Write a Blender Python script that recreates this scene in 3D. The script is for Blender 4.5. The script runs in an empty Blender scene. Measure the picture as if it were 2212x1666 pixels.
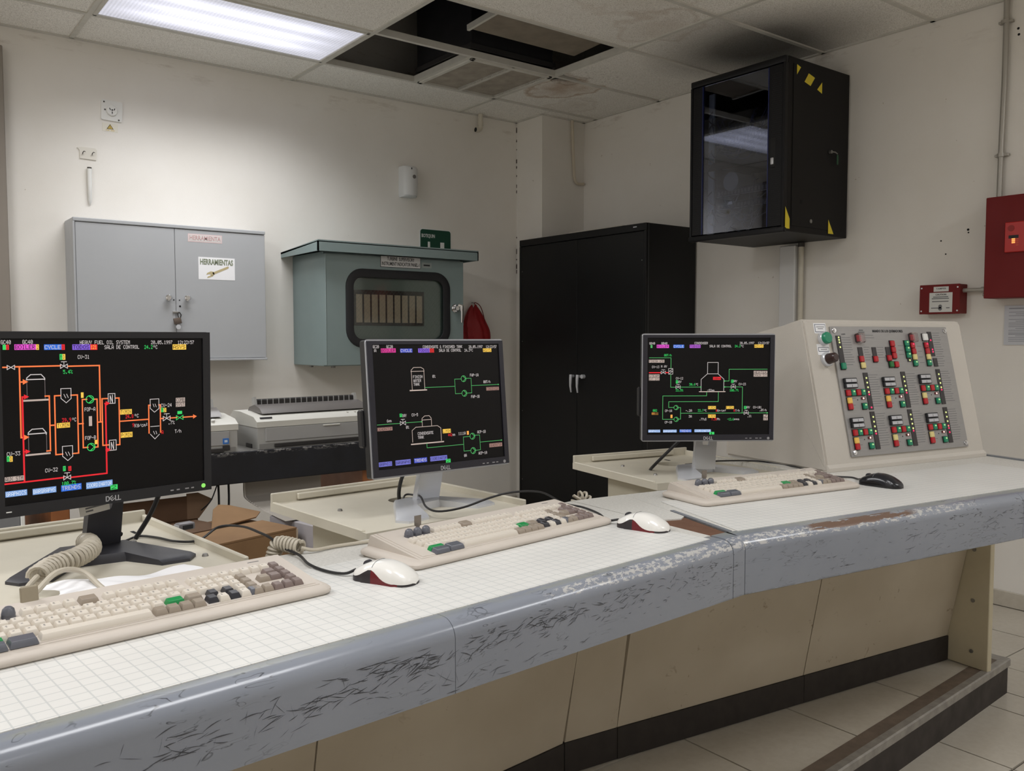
import bpy, bmesh, math, random
from mathutils import Vector, Matrix, Euler
random.seed(7)
S = bpy.context.scene
COL = S.collection
PI = math.pi
def rad(a): return a * PI / 180

# ------------------------------------------------------------------ camera, world, lights, exposure
cam_d = bpy.data.cameras.new('camera')
cam = bpy.data.objects.new('camera', cam_d)
COL.objects.link(cam)
cam_d.sensor_width = 36.0
cam_d.lens = 36.0 * 1866.55 / 2212.0
cam_d.clip_start = 0.05
_yaw, _pit, _rol = rad(-37.487), rad(-3.196), rad(-0.029)
_f = Vector((-math.sin(_yaw) * math.cos(_pit), math.cos(_yaw) * math.cos(_pit), math.sin(_pit)))
_r = Vector((math.cos(_yaw), math.sin(_yaw), 0)); _u = _r.cross(_f)
_r2 = math.cos(_rol) * _r + math.sin(_rol) * _u
_u2 = -math.sin(_rol) * _r + math.cos(_rol) * _u
cam.matrix_world = Matrix(((_r2.x, _u2.x, -_f.x, -2.197), (_r2.y, _u2.y, -_f.y, -5.066), (_r2.z, _u2.z, -_f.z, 1.28), (0, 0, 0, 1)))
S.camera = cam

W = bpy.data.worlds.new('world'); S.world = W
W.use_nodes = True
W.node_tree.nodes['Background'].inputs[0].default_value = (0.75, 0.78, 0.82, 1)
W.node_tree.nodes['Background'].inputs[1].default_value = 0.05

S.view_settings.view_transform = 'Standard'
S.view_settings.look = 'None'
S.view_settings.gamma = 1.0
S.view_settings.use_curve_mapping = False
S.view_settings.exposure = 0.0
try:
    S.cycles.max_bounces = 12
    S.cycles.diffuse_bounces = 8
    S.cycles.sample_clamp_indirect = 4.0
    S.cycles.use_denoising = True
except Exception:
    pass

ZC = 2.8436                     # ceiling height
# fluorescent troffers: (x0, x1, y0, y1, watts, spread); last four added out of frame for bounce light
TROFFERS = [(-1.219, 0.0, -1.0366, -0.427, 16.0, 128),
            (-1.829, -0.610, -4.694, -4.084, 17.0, 160),
            (0.610, 1.829, -5.913, -5.304, 24.0, 175),
            (-2.438, -1.219, -7.132, -6.523, 16.0, 175),
            (-3.657, -2.438, -2.256, -1.646, 40.0, 178),
            (-3.657, -2.438, -4.084, -3.475, 18.0, 178)]

# ------------------------------------------------------------------ materials
def lin(c):
    c = c / 255.0
    return c / 12.92 if c <= 0.04045 else ((c + 0.055) / 1.055) ** 2.4
def rgb(c): return (lin(c[0]), lin(c[1]), lin(c[2]), 1.0)

class NT:
    """small helper for node trees"""
    def __init__(s, name):
        s.m = bpy.data.materials.new(name); s.m.use_nodes = True
        s.t = s.m.node_tree; s.n = s.t.nodes; s.l = s.t.links
        s.b = s.n['Principled BSDF']
    def new(s, typ, **kw):
        n = s.n.new(typ)
        for k, v in kw.items(): setattr(n, k, v)
        return n
    def val(s, sock, v):
        if hasattr(v, 'is_linked') or isinstance(v, bpy.types.NodeSocket): s.l.new(v, sock)
        else: sock.default_value = v
    def coord(s, kind='Object'): return s.new('ShaderNodeTexCoord').outputs[kind]
    def pos(s): return s.new('ShaderNodeNewGeometry').outputs['Position']
    def mapping(s, vec, scale=(1, 1, 1), loc=(0, 0, 0), rot=(0, 0, 0)):
        n = s.new('ShaderNodeMapping'); s.l.new(vec, n.inputs['Vector'])
        n.inputs['Scale'].default_value = scale; n.inputs['Location'].default_value = loc; n.inputs['Rotation'].default_value = rot
        return n.outputs[0]
    def noise(s, vec, scale, detail=3, rough=.55, dist=0.0):
        n = s.new('ShaderNodeTexNoise'); s.l.new(vec, n.inputs['Vector'])
        n.inputs['Scale'].default_value = scale; n.inputs['Detail'].default_value = detail
        n.inputs['Roughness'].default_value = rough; n.inputs['Distortion'].default_value = dist
        return n.outputs['Fac']
    def ramp(s, fac, lo, hi, a=0.0, b=1.0):
        n = s.new('ShaderNodeMapRange'); s.l.new(fac, n.inputs[0])
        n.inputs[1].default_value = lo; n.inputs[2].default_value = hi; n.inputs[3].default_value = a; n.inputs[4].default_value = b
        return n.outputs[0]
    def math(s, op, a, b=0.0):
        n = s.new('ShaderNodeMath', operation=op); s.val(n.inputs[0], a); s.val(n.inputs[1], b); n.use_clamp = False
        return n.outputs[0]
    def mix(s, fac, a, b):
        n = s.new('ShaderNodeMix', data_type='RGBA')
        s.val(n.inputs[0], fac); s.val(n.inputs[6], a); s.val(n.inputs[7], b)
        return n.outputs[2]
    def sep(s, vec):
        n = s.new('ShaderNodeSeparateXYZ'); s.l.new(vec, n.inputs[0]); return n.outputs
    def bump(s, h, strength=.3, dist=.002):
        n = s.new('ShaderNodeBump'); s.l.new(h, n.inputs['Height'])
        n.inputs['Strength'].default_value = strength; n.inputs['Distance'].default_value = dist
        s.l.new(n.outputs[0], s.b.inputs['Normal'])
    def base(s, v): s.val(s.b.inputs['Base Color'], v)
    def rough(s, v): s.val(s.b.inputs['Roughness'], v)

_mats = {}
def mat(name, c, rough=.5, metal=0.0, var=0.0, vs=6.0, bump=0.0, bs=120.0, bd=.001, spec=.5, emit=0.0, coat=0.0):
    if name in _mats: return _mats[name]
    t = NT(name); col = rgb(c)
    t.rough(rough); t.b.inputs['Metallic'].default_value = metal
    t.b.inputs['Specular IOR Level'].default_value = spec
    t.b.inputs['Coat Weight'].default_value = coat
    if var > 0:
        n = t.noise(t.coord(), vs, 5)
        f = t.ramp(n, .3, .72)
        d = tuple(x * (1 - var) for x in col[:3]) + (1,)
        t.base(t.mix(f, d, col))
        t.rough(t.ramp(n, .3, .7, min(1, rough + .08), max(0, rough - .05)))
    else:
        t.base(col)
    if bump > 0: t.bump(t.noise(t.coord(), bs, 2), bump, bd)
    if emit > 0:
        t.b.inputs['Emission Color'].default_value = col; t.b.inputs['Emission Strength'].default_value = emit
    _mats[name] = t.m
    return t.m
def glow(name, c, e=1.0):
    """things that give off light: lamps, screens, LEDs"""
    if name in _mats: return _mats[name]
    t = NT(name); t.base((0.01, 0.01, 0.01, 1)); t.rough(.4)
    t.b.inputs['Specular IOR Level'].default_value = 0.1
    t.b.inputs['Emission Color'].default_value = rgb(c); t.b.inputs['Emission Strength'].default_value = e
    _mats[name] = t.m
    return t.m
def glass(name, tint=(1, 1, 1), refl=.07, rough=.03):
    if name in _mats: return _mats[name]
    t = NT(name); t.n.remove(t.b)
    out = t.n['Material Output']
    tr = t.new('ShaderNodeBsdfTransparent'); tr.inputs[0].default_value = tint + (1,)
    gl = t.new('ShaderNodeBsdfGlossy'); gl.inputs['Roughness'].default_value = rough
    fr = t.new('ShaderNodeFresnel'); fr.inputs[0].default_value = 1.45
    f = t.math('MULTIPLY', fr.outputs[0], refl / .035)
    mx = t.new('ShaderNodeMixShader'); t.l.new(f, mx.inputs[0]); t.l.new(tr.outputs[0], mx.inputs[1]); t.l.new(gl.outputs[0], mx.inputs[2])
    t.l.new(mx.outputs[0], out.inputs[0])
    _mats[name] = t.m
    return t.m

def m_wall():
    t = NT('painted_plaster'); p = t.pos()
    n = t.noise(p, 1.6, 6, .6); g = t.ramp(n, .35, .75)
    c = t.mix(g, rgb((226, 222, 215)), rgb((233, 230, 225)))
    # scuffs and old damp marks close below the ceiling
    z = t.sep(p)['Z']
    up = t.ramp(z, 2.66, 2.84); damp = t.ramp(t.noise(t.mapping(p, (1.2, 1.2, 5)), 2.2, 6, .7), .56, .68)
    c = t.mix(t.math('MULTIPLY', t.math('MULTIPLY', up, damp), .45), c, rgb((140, 122, 100)))
    sp = t.ramp(t.noise(p, 34, 2, .5), .765, .79)
    c = t.mix(t.math('MULTIPLY', sp, .5), c, rgb((150, 135, 115)))
    t.base(c); t.rough(.75); t.b.inputs['Specular IOR Level'].default_value = .25
    t.bump(t.noise(p, 220, 3), .25, .0012)
    return t.m
def m_ceiling():
    t = NT('mineral_fibre_tile'); p = t.pos()
    sp = t.ramp(t.noise(p, 260, 2, .6), .40, .50)
    c = t.mix(sp, rgb((205, 202, 195)), rgb((243, 241, 236)))
    # brown water stains at the damaged tiles, with darker rims
    def stain(c, cx, cy, r, amp, col):
        d = t.new('ShaderNodeVectorMath', operation='DISTANCE')
        nz = t.new('ShaderNodeTexNoise'); t.l.new(p, nz.inputs['Vector']); nz.inputs['Scale'].default_value = 5.5; nz.inputs['Detail'].default_value = 4
        off = t.new('ShaderNodeVectorMath', operation='SCALE'); t.l.new(nz.outputs['Color'], off.inputs[0]); off.inputs['Scale'].default_value = .34
        ad = t.new('ShaderNodeVectorMath', operation='ADD'); t.l.new(p, ad.inputs[0]); t.l.new(off.outputs[0], ad.inputs[1])
        t.l.new(ad.outputs[0], d.inputs[0]); d.inputs[1].default_value = (cx + .17, cy + .17, ZC + .17)
        rim = t.math('SUBTRACT', 1.0, t.math('ABSOLUTE', t.math('MULTIPLY', t.math('SUBTRACT', d.outputs['Value'], r), 1 / .035)))
        rim = t.math('MAXIMUM', rim, 0.0)
        fill = t.math('MULTIPLY', t.ramp(d.outputs['Value'], r * 1.05, r * .25), .55)
        f = t.math('MULTIPLY', t.math('MAXIMUM', t.math('MULTIPLY', rim, .55), fill), amp)
        return t.mix(f, c, rgb(col))
    c = stain(c, 1.42, -.86, .20, 1.0, (150, 108, 56))
    c = stain(c, 1.34, -1.02, .09, .9, (120, 88, 50))
    c = stain(c, 1.12, -1.98, .22, .42, (150, 118, 80))
    c = stain(c, .70, -2.25, .30, .30, (150, 118, 80))
    c = stain(c, 1.75, -.60, .16, .3, (139, 104, 62))
    mold = t.ramp(t.noise(p, 60, 3, .7), .56, .66)
    d2 = t.new('ShaderNodeVectorMath', operation='DISTANCE'); t.l.new(p, d2.inputs[0]); d2.inputs[1].default_value = (1.45, -1.2, ZC)
    c = t.mix(t.math('MULTIPLY', mold, t.ramp(d2.outputs['Value'], .22, .05, 0, .55)), c, rgb((84, 70, 50)))
    # shadow of the rack painted onto the tiles around its top
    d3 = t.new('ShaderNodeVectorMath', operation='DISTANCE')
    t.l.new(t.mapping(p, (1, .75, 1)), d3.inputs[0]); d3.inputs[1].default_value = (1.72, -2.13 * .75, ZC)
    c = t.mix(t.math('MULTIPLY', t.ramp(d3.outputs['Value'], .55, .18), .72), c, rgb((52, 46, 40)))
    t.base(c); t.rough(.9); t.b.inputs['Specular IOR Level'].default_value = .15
    t.bump(t.noise(p, 300, 2), .35, .0015)
    return t.m
def m_fascia():
    """grey-blue enamelled steel edge, scratched through to dark primer and chipped along the nose"""
    t = NT('scratched_grey_enamel'); o = t.coord()
    x, y, z = t.sep(o)
    n = t.noise(o, 2.5, 4)
    c = t.mix(t.ramp(n, .3, .7), rgb((127, 132, 142)), rgb((137, 142, 152)))
    # thin dark scratches: two families of stretched noise cut at a thin level
    def scr(rot, sc, lo, w, seed):
        v = t.mapping(o, sc, (seed, seed * .7, seed * .3), (0, rot, 0))
        f = t.noise(v, 1.0, 2, .5, .35)
        return t.math('MAXIMUM', t.math('SUBTRACT', 1.0, t.math('ABSOLUTE', t.math('MULTIPLY', t.math('SUBTRACT', f, lo), 1 / w))), 0.0)
    patch = t.ramp(t.noise(o, 7, 3, .6), .50, .60)
    band = t.ramp(z, -.125, -.028, .25, 1.0)
    s1 = scr(.10, (14, 14, 90), .62, .016, 3.1)
    s2 = scr(1.0, (9, 30, 38), .66, .008, 8.7)
    s3 = scr(-.25, (16, 26, 80), .64, .012, 15.3)
    sc = t.math('MAXIMUM', s1, t.math('MAXIMUM', s2, s3))
    sc = t.math('MULTIPLY', t.math('MULTIPLY', sc, patch), band)
    c = t.mix(t.math('MINIMUM', t.math('MULTIPLY', sc, 1.1), .85), c, rgb((62, 64, 69)))
    rubs = t.math('MULTIPLY', t.ramp(t.noise(t.mapping(o, (26, 26, 90)), 1, 3, .6), .64, .70), t.math('MULTIPLY', patch, band))
    c = t.mix(t.math('MULTIPLY', rubs, .7), c, rgb((70, 72, 77)))
    # worn flat strip behind the nose: olive grey smears
    worn = t.math('MULTIPLY', t.ramp(y, .020, .030), t.ramp(t.noise(t.mapping(o, (5, 14, 14)), 1, 5, .65), .42, .60))
    c = t.mix(t.math('MULTIPLY', worn, .65), c, rgb((150, 152, 140)))
    # chipped nose where forearms rub, heavier close to the joint
    nose = t.math('MULTIPLY', t.ramp(y, .001, .005), t.ramp(y, .026, .016))
    near = t.math('MULTIPLY', t.ramp(x, -.62, -.05), t.ramp(x, .95, .15))
    jag = t.ramp(t.noise(t.mapping(o, (60, 120, 120)), 1, 5, .75), .51, .55)
    chip = t.math('MULTIPLY', t.math('MULTIPLY', nose, near), jag)
    chip = t.ramp(chip, .12, .22)
    c = t.mix(t.math('MULTIPLY', chip, .8), c, rgb((192, 190, 186)))
    core = t.math('MULTIPLY', t.math('MULTIPLY', t.math('MULTIPLY', t.ramp(y, .004, .009), t.ramp(y, .032, .024)), t.math('MULTIPLY', t.ramp(x, .18, .30), t.ramp(x, .62, .42))), t.ramp(t.noise(t.mapping(o, (9, 60, 60)), 1, 4, .7), .42, .50))
    c = t.mix(t.ramp(core, .15, .35), c, rgb((110, 88, 76)))
    low = t.math('MULTIPLY', t.ramp(z, -.116, -.122), t.ramp(t.noise(t.mapping(o, (14, 14, 14)), 1, 4, .7), .45, .55))
    c = t.mix(t.math('MULTIPLY', low, .7), c, rgb((70, 70, 72)))
    t.base(c); t.rough(.20); t.b.inputs['Specular IOR Level'].default_value = .55
    return t.m
def m_sheet():
    t = NT('squared_paper_under_film'); o = t.coord(); x, y, z = t.sep(o)
    g = .0226
    def ln(v):
        f = t.math('FRACT', t.math('MULTIPLY', t.math('ADD', v, 50.0), 1 / g))
        return t.math('LESS_THAN', t.math('ABSOLUTE', t.math('SUBTRACT', f, .5)), .045)
    l = t.math('MAXIMUM', ln(x), ln(y))
    n = t.noise(o, 7, 4)
    c = t.mix(t.ramp(n, .3, .7), rgb((216, 215, 211)), rgb((222, 221, 217)))
    c = t.mix(t.math('MULTIPLY', l, .36), c, rgb((150, 158, 160)))
    t.base(c); t.rough(.38); t.b.inputs['Specular IOR Level'].default_value = .4
    return t.m
def m_tile(name, a, b, dirt):
    t = NT(name); p = t.pos()
    n = t.noise(p, 3.0, 5)
    c = t.mix(t.ramp(n, .3, .7), rgb(a), rgb(b))
    n2 = t.ramp(t.noise(p, 45, 3, .6), .35, .7)
    c = t.mix(t.math('MULTIPLY', n2, dirt), c, rgb((150, 138, 120)))
    t.base(c); t.rough(.28); t.b.inputs['Specular IOR Level'].default_value = .5
    return t.m
def m_panel():
    t = NT('stained_cream_laminate'); o = t.coord()
    c = t.mix(t.ramp(t.noise(o, 3, 5), .3, .7), rgb((176, 165, 146)), rgb((190, 180, 162)))
    st = t.math('MULTIPLY', t.ramp(t.noise(o, 26, 4, .7, .6), .63, .70), t.ramp(t.noise(o, 4, 3), .5, .62))
    c = t.mix(t.math('MULTIPLY', st, .75), c, rgb((116, 92, 62)))
    t.base(c); t.rough(.5)
    return t.m
def m_lens():
    """prismatic troffer diffuser lit by tubes running its length"""
    t = NT('prismatic_diffuser'); o = t.coord(); x, y, z = t.sep(o)
    def tube(c0, w): return t.ramp(t.math('ABSOLUTE', t.math('SUBTRACT', y, c0)), w, 0.0)
    b = t.math('ADD', t.math('ADD', tube(-.13, .09), tube(.14, .10)), t.math('MULTIPLY', tube(.01, .08), 1.0))
    ends = t.ramp(t.math('ABSOLUTE', x), .58, .30)
    def prism(v, k): return t.math('ABSOLUTE', t.math('SUBTRACT', t.math('FRACT', t.math('MULTIPLY', t.math('ADD', v, 20.0), k)), .5))
    pr = t.math('ADD', prism(x, 60), prism(y, 60))
    e = t.math('ADD', t.math('MULTIPLY', t.math('MULTIPLY', b, ends), .75), .52)
    e = t.math('ADD', e, t.math('MULTIPLY', t.math('SUBTRACT', pr, .5), .30))
    t.base((.5, .5, .52, 1)); t.rough(.4)
    t.b.inputs['Emission Color'].default_value = rgb((236, 238, 255)); t.l.new(e, t.b.inputs['Emission Strength'])
    return t.m
def m_table():
    t = NT('chipped_black_table'); o = t.coord(); x, y, z = t.sep(o)
    c = t.mix(t.ramp(t.noise(o, 12, 4), .3, .7), rgb((17, 18, 24)), rgb((26, 28, 36)))
    ch = t.math('MULTIPLY', t.ramp(z, .772, .788), t.ramp(t.noise(t.mapping(o, (40, 90, 90)), 1, 4, .75), .52, .58))
    t.base(t.mix(t.math('MULTIPLY', ch, .8), c, rgb((150, 148, 146)))); t.rough(.45); return t.m
def m_card():
    t = NT('corrugated_cardboard'); o = t.coord()
    c = t.mix(t.ramp(t.noise(o, 5, 4), .3, .7), rgb((128, 98, 68)), rgb((148, 116, 82)))
    t.base(c); t.rough(.8); return t.m
def m_brushed():
    t = NT('brushed_aluminium_plate'); o = t.coord()
    n = t.noise(t.mapping(o, (12, 700, 12)), 1, 3)
    t.base(t.mix(n, rgb((140, 138, 137)), rgb((164, 162, 160)))); t.rough(.38); t.b.inputs['Metallic'].default_value = .35
    return t.m
def m_black_steel():
    t = NT('black_wrinkle_paint'); o = t.coord()
    t.base(t.mix(t.ramp(t.noise(o, 4, 4), .3, .7), rgb((13, 13, 14)), rgb((18, 18, 19)))); t.rough(.42)
    t.b.inputs['Specular IOR Level'].default_value = .3; t.bump(t.noise(o, 420, 2), .18, .0006)
    return t.m
def m_stone():
    t = NT('mottled_grey_laminate'); o = t.coord()
    c = t.mix(t.ramp(t.noise(o, 160, 3, .7), .35, .65), rgb((198, 196, 190)), rgb((216, 214, 208)))
    t.base(c); t.rough(.4); return t.m

WALL, CEIL, FASC, SHEET, PANEL, LENS = m_wall(), m_ceiling(), m_fascia(), m_sheet(), m_panel(), m_lens()
CARD, BRUSH, BLKS, STONE = m_card(), m_brushed(), m_black_steel(), m_stone()
TILE = m_tile('ceramic_floor_tile', (186, 179, 166), (196, 190, 178), .2)
GROUT = mat('dark_grout', (70, 64, 58), .9)
TBAR = mat('white_tee_bar', (206, 204, 196), .45, var=.12, vs=14)
VOID = mat('dark_plenum', (17, 15, 14), .9, var=.3)  # very dark brown for the void above the ceiling
CREAM = mat('cream_enamel', (214, 208, 192), .45, var=.06, vs=5)
CREAMD = mat('cream_steel', (206, 200, 184), .5, var=.08, vs=7)
TEXT = mat('console_texture_paint', (196, 190, 181), .62, var=.05, bump=.35, bs=260, bd=.001)
BEIGE = mat('keyboard_beige', (203, 194, 184), .5, var=.06, vs=12)
KEYB = mat('key_cream', (212, 204, 192), .45)
KEYBR = mat('key_taupe', (150, 138, 124), .4)
KEYDB = mat('key_mauve', (124, 109, 104), .35)
KEYG = mat('key_slate', (96, 98, 106), .28)
KEYK = mat('key_black', (48, 48, 54), .3)
KEYGR = mat('key_green', (24, 140, 74), .35)
GREY = mat('cabinet_grey', (171, 173, 176), .42, var=.05, vs=3)
GREYD = mat('cabinet_dark_grey', (120, 122, 124), .5)  # darker grey for the low cabinet and thin seams
TEAL = mat('panel_grey_green', (130, 146, 146), .38, var=.05, vs=4)
RUBBER = mat('black_rubber', (26, 26, 30), .55)
BLACK = mat('black_plastic', (25, 25, 28), .38)
BLACK2 = mat('charcoal_plastic', (52, 52, 58), .42)
DARK = mat('dark_void', (14, 13, 13), .9)
SILVER = mat('silver_plastic', (176, 178, 184), .3, metal=.55)
SILVER2 = mat('silver_plate', (206, 208, 213), .3, metal=.35)
CHROME = mat('chrome', (220, 220, 222), .12, metal=1.0)
STEEL = mat('dull_steel', (150, 148, 145), .38, metal=.8)
WHITE = mat('white_paint', (228, 228, 225), .5, var=.04)
PAPER = mat('white_paper', (236, 236, 238), .8)
INK = mat('black_ink', (35, 35, 38), .7)
INKG = mat('grey_ink', (110, 110, 112), .7)
RED = mat('fire_red', (108, 12, 12), .5, var=.06, spec=.3)
REDB = mat('red_button', (176, 22, 34), .3)
GRNB = mat('green_button', (22, 130, 96), .3)
GRND = mat('deep_green_button', (20, 104, 44), .3)
YELB = mat('pale_yellow_button', (222, 205, 138), .35)
BARK = mat('indicator_bar', (44, 40, 42), .4)
YEL = mat('hazard_yellow', (226, 205, 50), .5)
GREENS = mat('sign_green', (12, 66, 48), .4)
LEDY = glow('led_lit_yellow', (238, 246, 160), 1.0)
LEDR = glow('led_lit_red', (255, 60, 110), 1.1)
LEDG = glow('led_lit_green', (190, 240, 160), .9)
LEDW = glow('led_lit_white', (255, 225, 215), 1.2)
WOOD = mat('orange_wood', (160, 100, 58), .45, var=.2, vs=9)
BROWNW = mat('brown_board', (104, 72, 54), .75, var=.18, vs=20)

# ------------------------------------------------------------------ mesh building
class MB:
    def __init__(s): s.bm = bmesh.new(); s.mi = 0
    def _new(s, faces):
        for f in faces: f.material_index = s.mi
    def quad(s, *p):
        f = s.bm.faces.new([s.bm.verts.new(q) for q in p]); f.material_index = s.mi; return s
    def box(s, x0, x1, y0, y1, z0, z1, b=0.0, seg=1, M=None):
        v = [s.bm.verts.new((x, y, z)) for x in (x0, x1) for y in (y0, y1) for z in (z0, z1)]
        fs = [s.bm.faces.new([v[i] for i in q]) for q in ((0, 1, 3, 2), (4, 6, 7, 5), (0, 4, 5, 1), (2, 3, 7, 6), (0, 2, 6, 4), (1, 5, 7, 3))]
        s._new(fs)
        if b > 0:
            es = list({e for f in fs for e in f.edges})
            r = bmesh.ops.bevel(s.bm, geom=es, offset=b, segments=seg, affect='EDGES', profile=.5)
            s._new(r['faces']); v = list({w for f in r['faces'] for w in f.verts} | {w for w in v if w.is_valid})
        if M is not None: bmesh.ops.transform(s.bm, matrix=M, verts=[w for w in v if w.is_valid])
        return s
    def prism(s, pts, z0, z1, M=None, inset=0.0, insz=0.0):
        """polygon (ccw seen from +z) extruded z0..z1; a top chamfer if inset"""
        n = len(pts); rings = [[(p[0], p[1], z0) for p in pts]]
        if inset > 0:
            cx = sum(p[0] for p in pts) / n; cy = sum(p[1] for p in pts) / n
            rings.append([(p[0], p[1], z1 - insz) for p in pts])
            tp = []
            for p in pts:
                d = math.hypot(p[0] - cx, p[1] - cy); k = max(0, (d - inset) / d) if d > 0 else 1
                tp.append((cx + (p[0] - cx) * k, cy + (p[1] - cy) * k, z1))
            rings.append(tp)
        else: rings.append([(p[0], p[1], z1) for p in pts])
        R = [[s.bm.verts.new(Vector(q) if M is None else M @ Vector(q)) for q in r] for r in rings]
        fs = [s.bm.faces.new(R[0][::-1]), s.bm.faces.new(R[-1])]
        for a, b in zip(R, R[1:]):
            for i in range(n): fs.append(s.bm.faces.new((a[i], a[(i + 1) % n], b[(i + 1) % n], b[i])))
        s._new(fs); return s
    def cyl(s, c, ax, r, h, seg=16, r2=None, b=0.0):
        """cylinder from c along ax (unit vector) of length h"""
        ax = Vector(ax).normalized(); q = ax.to_track_quat('Z', 'Y').to_matrix(); c = Vector(c)
        r2 = r if r2 is None else r2
        prof = [(r, 0), (r2, h)] if b <= 0 else [(r, 0), (r2, h - b), (r2 - b, h)]
        R = [[s.bm.verts.new(c + q @ Vector((rr * math.cos(2 * PI * i / seg), rr * math.sin(2 * PI * i / seg), zz))) for i in range(seg)] for rr, zz in prof]
        fs = [s.bm.faces.new(R[0][::-1]), s.bm.faces.new(R[-1])]
        for a, bb in zip(R, R[1:]):
            for i in range(seg): fs.append(s.bm.faces.new((a[i], a[(i + 1) % seg], bb[(i + 1) % seg], bb[i])))
        s._new(fs); return s
    def tube(s, pts, r, seg=8, cap=True):
        P = [Vector(p) for p in pts]; n = len(P); rings = []
        t0 = (P[1] - P[0]).normalized(); up = Vector((0, 0, 1)) if abs(t0.z) < .9 else Vector((1, 0, 0))
        nrm = (up - t0 * up.dot(t0)).normalized()
        for i in range(n):
            t = (P[min(i + 1, n - 1)] - P[max(i - 1, 0)]).normalized()
            nrm = (nrm - t * nrm.dot(t)); nrm = nrm.normalized() if nrm.length > 1e-6 else t.orthogonal().normalized()
            bn = t.cross(nrm); rr = r[i] if isinstance(r, (list, tuple)) else r
            rings.append([s.bm.verts.new(P[i] + rr * (math.cos(2 * PI * k / seg) * nrm + math.sin(2 * PI * k / seg) * bn)) for k in range(seg)])
        fs = []
        for a, b in zip(rings, rings[1:]):
            for k in range(seg): fs.append(s.bm.faces.new((a[k], a[(k + 1) % seg], b[(k + 1) % seg], b[k])))
        if cap: fs += [s.bm.faces.new(rings[0][::-1]), s.bm.faces.new(rings[-1])]
        s._new(fs); return s
    def sweep(s, prof, x0, x1):
        """closed (y, z) profile extruded along x"""
        a = [s.bm.verts.new((x0, y, z)) for y, z in prof]; b = [s.bm.verts.new((x1, y, z)) for y, z in prof]; n = len(prof)
        fs = [s.bm.faces.new(a), s.bm.faces.new(b[::-1])]
        for i in range(n): fs.append(s.bm.faces.new((a[(i + 1) % n], a[i], b[i], b[(i + 1) % n])))
        s._new(fs); return s
    def grid(s, f, nu, nv):
        V = [[s.bm.verts.new(f(i / nu, j / nv)) for j in range(nv + 1)] for i in range(nu + 1)]
        for i in range(nu):
            for j in range(nv): s._new([s.bm.faces.new((V[i][j], V[i + 1][j], V[i + 1][j + 1], V[i][j + 1]))])
        return s
    def mesh(s, mats, smooth=35):
        me = bpy.data.meshes.new('mesh'); bmesh.ops.recalc_face_normals(s.bm, faces=s.bm.faces)
        s.bm.to_mesh(me); s.bm.free()
        for m in (mats if isinstance(mats, (list, tuple)) else [mats]): me.materials.append(m)
        if smooth:
            for p in me.polygons: p.use_smooth = True
            try: me.set_sharp_from_angle(angle=rad(smooth))
            except Exception: pass
        return me

def smoothpts(pts, k=6):
    """Catmull-Rom through the points"""
    P = [Vector(p) for p in pts]; P = [2 * P[0] - P[1]] + P + [2 * P[-1] - P[-2]]; out = []
    for i in range(1, len(P) - 2):
        for j in range(k):
            t = j / k; a, b, c, d = P[i - 1:i + 3]
            out.append(.5 * ((2 * b) + (c - a) * t + (2 * a - 5 * b + 4 * c - d) * t * t + (3 * b - a - 3 * c + d) * t ** 3))
    return out + [P[-2]]
def coil(pts, R, pitch, k=14):
    """helix that follows a path"""
    P = smoothpts(pts, 8); out = []; s = 0.0
    nrm = None
    ph = 0.0
    for a, b in zip(P, P[1:]):
        t = (b - a); L = t.length
        if L < 1e-6: continue
        t.normalize()
        if nrm is None: nrm = t.orthogonal().normalized()
        nrm = (nrm - t * nrm.dot(t)).normalized(); bn = t.cross(nrm)
        n = max(1, int(L / pitch * k))
        for j in range(n):
            out.append(a + (b - a) * (j / n) + R * (math.cos(ph) * nrm + math.sin(ph) * bn)); ph += 2 * PI * (L / n) / pitch
    return out

def ob(name, data, mats=None, parent=None, loc=None, rot=None, M=None, **props):
    if isinstance(data, MB): data = data.mesh(mats)
    o = bpy.data.objects.new(name, data); COL.objects.link(o)
    if parent is not None: o.parent = parent
    if M is not None: o.matrix_local = M
    if loc is not None: o.location = loc
    if rot is not None: o.rotation_euler = rot
    for k, v in props.items(): o[k] = v
    return o
def thing(name, label, cat, loc=(0, 0, 0), rz=0.0, group=None, data=None, mats=None):
    o = ob(name, data, mats, loc=loc, rot=(0, 0, rz)); o['label'] = label; o['category'] = cat
    if group: o['group'] = group
    return o
def copy_tree(o, parent=None):
    c = o.copy(); COL.objects.link(c)
    if parent is not None: c.parent = parent; c.matrix_parent_inverse = o.matrix_parent_inverse
    for ch in list(o.children): copy_tree(ch, c)
    return c
def BX(*a, **k): return MB().box(*a, **k)
def wpts(root, pts):
    """world points in the frame of an unscaled root"""
    M = (Matrix.Translation(root.location) @ Euler(root.rotation_euler).to_matrix().to_4x4()).inverted()
    return [M @ Vector(p) for p in pts]

def rrect(w, h, r, n=6):
    out = []
    for cx, cy, a0 in ((w / 2 - r, h / 2 - r, 0), (-w / 2 + r, h / 2 - r, 90), (-w / 2 + r, -h / 2 + r, 180), (w / 2 - r, -h / 2 + r, 270)):
        for i in range(n + 1): a = rad(a0 + 90 * i / n); out.append((cx + r * math.cos(a), cy + r * math.sin(a)))
    return out

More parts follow.
